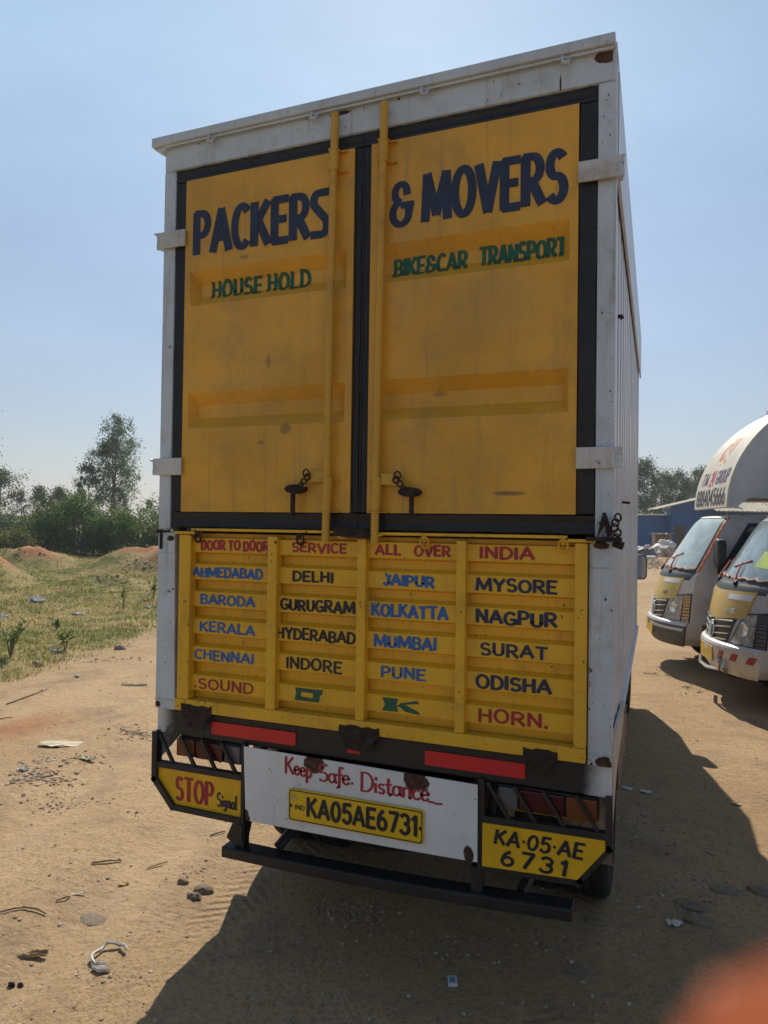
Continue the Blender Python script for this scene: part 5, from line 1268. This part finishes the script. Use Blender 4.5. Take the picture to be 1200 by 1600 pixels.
    # doors on both sides, window, mirror
    for s in (1, -1):
        def Ts(x, z, o): q = T(x, z, o); return Vector((q.x, q.y*s, q.z))
        mb = MB(); patch(mb, [(-.47, .72), (-1.60, .72), (-1.60, 1.17), (-.50, 1.17)], .007, 10, 6, fnc=Ts)
        patch(mb, [(-.46, 1.1715), (-1.60, 1.1715), (-1.60, 1.80), (-.82, 1.80)], .0068, 10, 8, fnc=Ts)
        dr = mb.build('door', body, root, smooth=True)
        mb = MB(); patch(mb, [(-.54, 1.20), (-1.52, 1.20), (-1.52, 1.74), (-.86, 1.74)], .0095, 10, 8, base=.004, fnc=Ts); mb.build('window_frame', M['v_blk'], dr)
        mb = MB(); patch(mb, [(-.59, 1.235), (-1.49, 1.235), (-1.49, 1.70), (-.88, 1.70)], .0115, 10, 8, base=.008, fnc=Ts); mb.build('window', M['glass'], dr)
        mb = MB(); mb.tube([Ts(-1.40, 1.02, .02), Ts(-1.52, 1.02, .02)], .012*KV, 6); mb.build('door_handle', M['v_blk'], dr)
        if s < 0: continue
        mb = MB(); cx, cz = -.52, 1.40
        pts = [(p*KV, (q)*KV) for p, q in rrect(-.085, .085, -.16, .16, .07)]
        mb.prism(pts, lambda u, v, t: Vector((cx*KV+t, s*(.86*KV+u), cz*KV+v)), -.05, .055)
        mr = mb.build('mirror', M['v_blk'], root, smooth=True, bevel=.02)
        mb = MB(); mb.tube([Vector((cx, s*.80, cz-.10))*KV, Vector((cx-.02, s*.735, cz-.16))*KV], .016*KV, 8); mb.tube([Vector((cx, s*.79, cz-.16))*KV, Vector((cx-.02, s*.735, cz-.24))*KV], .014*KV, 8)
        mb.build('mirror_arm', M['v_blk'], mr, smooth=True)
    # number plate
    mb = MB(); c = Sp(0, 1.35, .035); mb.prism([(p*KV, q*KV) for p, q in rrect(-.20, .20, -.07, .07, .015)], lambda u, v, t: Vector((c.x+t-u*u*.5, u, c.z+v)), 0, .012); mb.build('number_plate', M['vplate'], root)
    # wheels and chassis
    for x in (-.78, -2.95):
        for s in (-1, 1): wheel(0, 0, s, .17, .30, 'wheel', (0, s, 0), (x*KV, s*.64*KV, .295), root)
    mb = MB()
    for s in (-1, 1): mb.box(-3.8*KV, -.3*KV, s*.32-.04, s*.32+.04, .42, .52)
    mb.box(-.98*KV, -.58*KV, -.66*KV, .66*KV, .34, .60); mb.box(-3.9*KV, -1.72*KV, -.72*KV, .72*KV, .52, .60); mb.build('chassis', M['v_blk'], root)
    return root
V1, V2 = at(1025, 976, .53), at(1117, 1016, .53)
rz = R(180+10)
v1 = mini_truck(True, (V1.x, V1.y, 0), rz, 'grey mini truck with dusty yellow hood, dark bumper and domed container, parked further back')
v2 = mini_truck(False, (V2.x, V2.y, 0), R(180+11), 'silver mini truck with ochre hood and red striped white bumper, nearest on the right')

# domed container on the first, with its sign painted across the curved front
def container(parent, x0, ztop, x_low, name, cream, side):
    hw = .74; zl = 1.92; rx, rzq = 1.72, ztop-zl
    fr = [(x0-rx*(1-math.cos(a)), zl+rzq*math.sin(a)) for a in [math.pi/2*i/24 for i in range(25)]]
    outline = fr+[(-3.95, ztop), (-3.95, .60), (-1.78, .60), (-1.78, 2.02), (x0-.22, 2.02), (x0-.10, zl)]
    mb = MB(); mb.prism(outline, lambda u, v, t: Vector((u, t, v))*KV, -hw, hw); c = mb.build('container', side, parent)
    mb = MB()
    def fs(u, v, o=0):                                        # u across, v along the arc
        a = math.pi/2*v; return Vector((x0-rx*(1-math.cos(a))+o*math.cos(a), u*(hw+.012), zl+rzq*math.sin(a)+o*math.sin(a)))*KV
    patch(mb, [(-1, 0.0), (1, 0.0), (1, 1), (-1, 1)], .012, 8, 28, base=.0005, fnc=fs)
    mb.build('curved_front', cream, c, smooth=True)
    mb = MB()
    for s in (-1, 1): mb.prism(fr[:20]+[(p[0]-.03, p[1]-.02) for p in fr[:20]][::-1], lambda u, v, t: Vector((u, t*s, v))*KV, hw+.001, hw+.008)
    mb.box((-3.9)*KV, (x0-.25)*KV, hw*KV, (hw+.01)*KV, 2.02*KV, 2.06*KV); mb.build('edge_trim', side, c)
    return c, fs
c1, fs1 = container(v1, -.62, 3.34, 0, 'container', M['cream'], M['cont'])
def onC(u0, du, v0, dv): return lambda u, v, o: fs1(u0+u*du/.827, v0+v*dv/2.6, .0135+o)
# the viewer reads the front from outside: local left (+y) is the reader's right
mb = MB(); lettering(mb, '8884045666', 0, 1.46, 0, .24, .17, onC(-.88, 1, .014, 1), gap=.22, jit=0, horiz=.8, seg=.05); mb.build('lettering', M['ink'], c1, fix=False)
mb = MB(); lettering(mb, 'TM', 0, .34, 0, .20, .2, onC(-.74, 1, .128, 1), gap=.3, jit=0, seg=.04); lettering(mb, 'GROUP', 0, .62, 0, .20, .18, onC(.12, 1, .128, 1), gap=.24, jit=0, seg=.04)
mb.build('lettering', plain('violet lettering', (.10, .07, .16), .6), c1, fix=False)
mb = MB(); lettering(mb, '24', 0, .24, 0, .24, .2, onC(-.23, 1, .120, 1), gap=.2, jit=0, seg=.04); mb.build('lettering', M['flame'], c1, fix=False)
mb = MB(); lf0 = onC(-.28, .42, .245, .42); lf = lambda u, v, o: lf0(u, v, o)
ribbon(mb, arc(.25, .5, .22, .30, 60, 330, 12), .16, lf, .001, 0); ribbon(mb, [(.50, 1.02), (.52, .02)], .15, lf, .0013, 0); ribbon(mb, arc(.78, .62, .20, .26, 200, -60, 12), .15, lf, .0016, 1); ribbon(mb, [(.62, .20), (.95, .06)], .15, lf, .0018, 1); ribbon(mb, [(.30, .98), (.98, .92)], .12, lf, .002, 1)
mb.build('emblem', [plain('faded red emblem', (.60, .16, .10), .6), plain('faded orange emblem', (.66, .34, .12), .6)], c1, fix=False)
# plain white container body on the second
mb = MB()
mb.prism([(-1.02, 2.10), (-1.10, 2.50), (-1.36, 2.86), (-1.7, 2.95), (-3.95, 2.95), (-3.95, .60), (-1.78, .60), (-1.78, 2.02), (-1.02, 2.02)], lambda u, v, t: Vector((u, t, v))*KV, -.76, .76)
mb.build('container', M['v_white'], v2, bevel=.02)

# ------------------------------------------------------------------ the photographer's hand, a fingertip reaching into the lower right corner
def hand():
    tip = CAM + fw*.026 + rt*.0188 - up*.0258                 # where the finger pad sits
    root = empty('person', tuple(tip), 0, 'blurred orange-pink fingertip of the person taking the photo, in the lower right corner', 'person')
    ex, ey, ez = rt, up, fw                                   # right, up, away from the person
    def W(x, y, z): return ex*x + ey*y + ez*z
    me = bpy.data.meshes.new('hand'); V = []; E = []; RD = []
    def chain(pts, rads, start=None):
        prev = start
        for p, r in zip(pts, rads):
            V.append(W(*p)); RD.append(r); i = len(V)-1
            if prev is not None: E.append((prev, i))
            prev = i
        return prev
    # forearm, wrist, palm (root at the forearm)
    chain([(.205, -.34, -.10), (.165, -.215, -.075), (.135, -.135, -.050), (.115, -.095, -.030)], [.040, .031, .026, .030])
    palm = 3
    for k_, (kn, m1, m2, tp, r_) in enumerate((
        ((.076, -.075, .004), (.046, -.050, .010), (.022, -.026, .007), (.000, -.000, .000), .0118),      # index, its tip in view
        ((.098, -.045, .010), (.082, -.020, .040), (.062, -.030, .050), (.050, -.046, .044), .0090),
        ((.116, -.046, .012), (.104, -.022, .042), (.086, -.034, .052), (.076, -.050, .046), .0085),
        ((.132, -.052, .010), (.124, -.030, .034), (.110, -.038, .044), (.101, -.050, .040), .0074))):
        i_ = chain([kn, m1, m2, tp], [r_*1.25, r_*1.05, r_*.95, r_*.80], palm)
        if k_ == 0: chain([(-.0052, .0060, -.0005)], [.0062], i_)
    chain([(.098, -.105, .000), (.072, -.098, .014), (.052, -.082, .022)], [.014, .0105, .0088], palm)      # thumb off the side of the palm
    me.from_pydata([tuple(v) for v in V], E, [])
    o = bpy.data.objects.new('hand', me); COL.objects.link(o); o.parent = root
    sk = o.modifiers.new('skin', 'SKIN'); sk.use_smooth_shade = True; sk.branch_smoothing = .4
    for i, sv in enumerate(me.skin_vertices[0].data): sv.radius = (RD[i], RD[i]); sv.use_root = (i == 0)
    ss = o.modifiers.new('subdivision', 'SUBSURF'); ss.levels = 2; ss.render_levels = 2
    k = NT('skin'); k.set(Base_Color=(.92, .48, .30), Roughness=.5, Subsurface_Weight=1.0, Subsurface_Radius=(.030, .012, .008), Subsurface_Scale=1.0)
    tr_ = k.n('ShaderNodeBsdfTranslucent'); tr_.inputs[0].default_value = (.72, .37, .25, 1); mx = k.n('ShaderNodeMixShader'); mx.inputs[0].default_value = .95; k.l(k.b.outputs[0], mx.inputs[1]); k.l(tr_.outputs[0], mx.inputs[2]); k.l(mx.outputs[0], k.out.inputs[0]); me.materials.append(k.mat)
    # nail on the index finger
    mb = MB(); c = (.001, -.002, .0078)
    mb.grid(lambda u, v: W(c[0]+(u-.5)*.009, c[1]+(v-.5)*.011, c[2]-.9*((u-.5)*.009)**2*40), 6, 4); n = mb.build('nail', k.mat, o, smooth=True)
    # cuff of the sleeve
    mb = MB(); A, B = Vector(W(.172, -.235, -.080)), Vector(W(.208, -.345, -.101)); mb.lathe([(.041, 0), (.044, .002), (.049, .12), (.046, .122)], A, (B-A), 24); mb.build('sleeve', plain('dark cotton sleeve', (.05, .06, .09), .9), root, smooth=True)
hand()

# ------------------------------------------------------------------ thin haze over the flat land
HZ = NT('haze'); HZ.t.nodes.remove(HZ.b); pv = HZ.n('ShaderNodeVolumePrincipled'); pv.inputs['Color'].default_value = (.80, .86, .93, 1); pv.inputs['Density'].default_value = .0010; pv.inputs['Anisotropy'].default_value = .25
HZ.l(pv.outputs[0], HZ.out.inputs['Volume'])
hz = MB().box(-505, 505, -45, 505, -2.5, 14.5).build('haze', HZ.mat, None, kind='stuff'); tag(hz, 'thin pale haze over the flat land', 'haze')
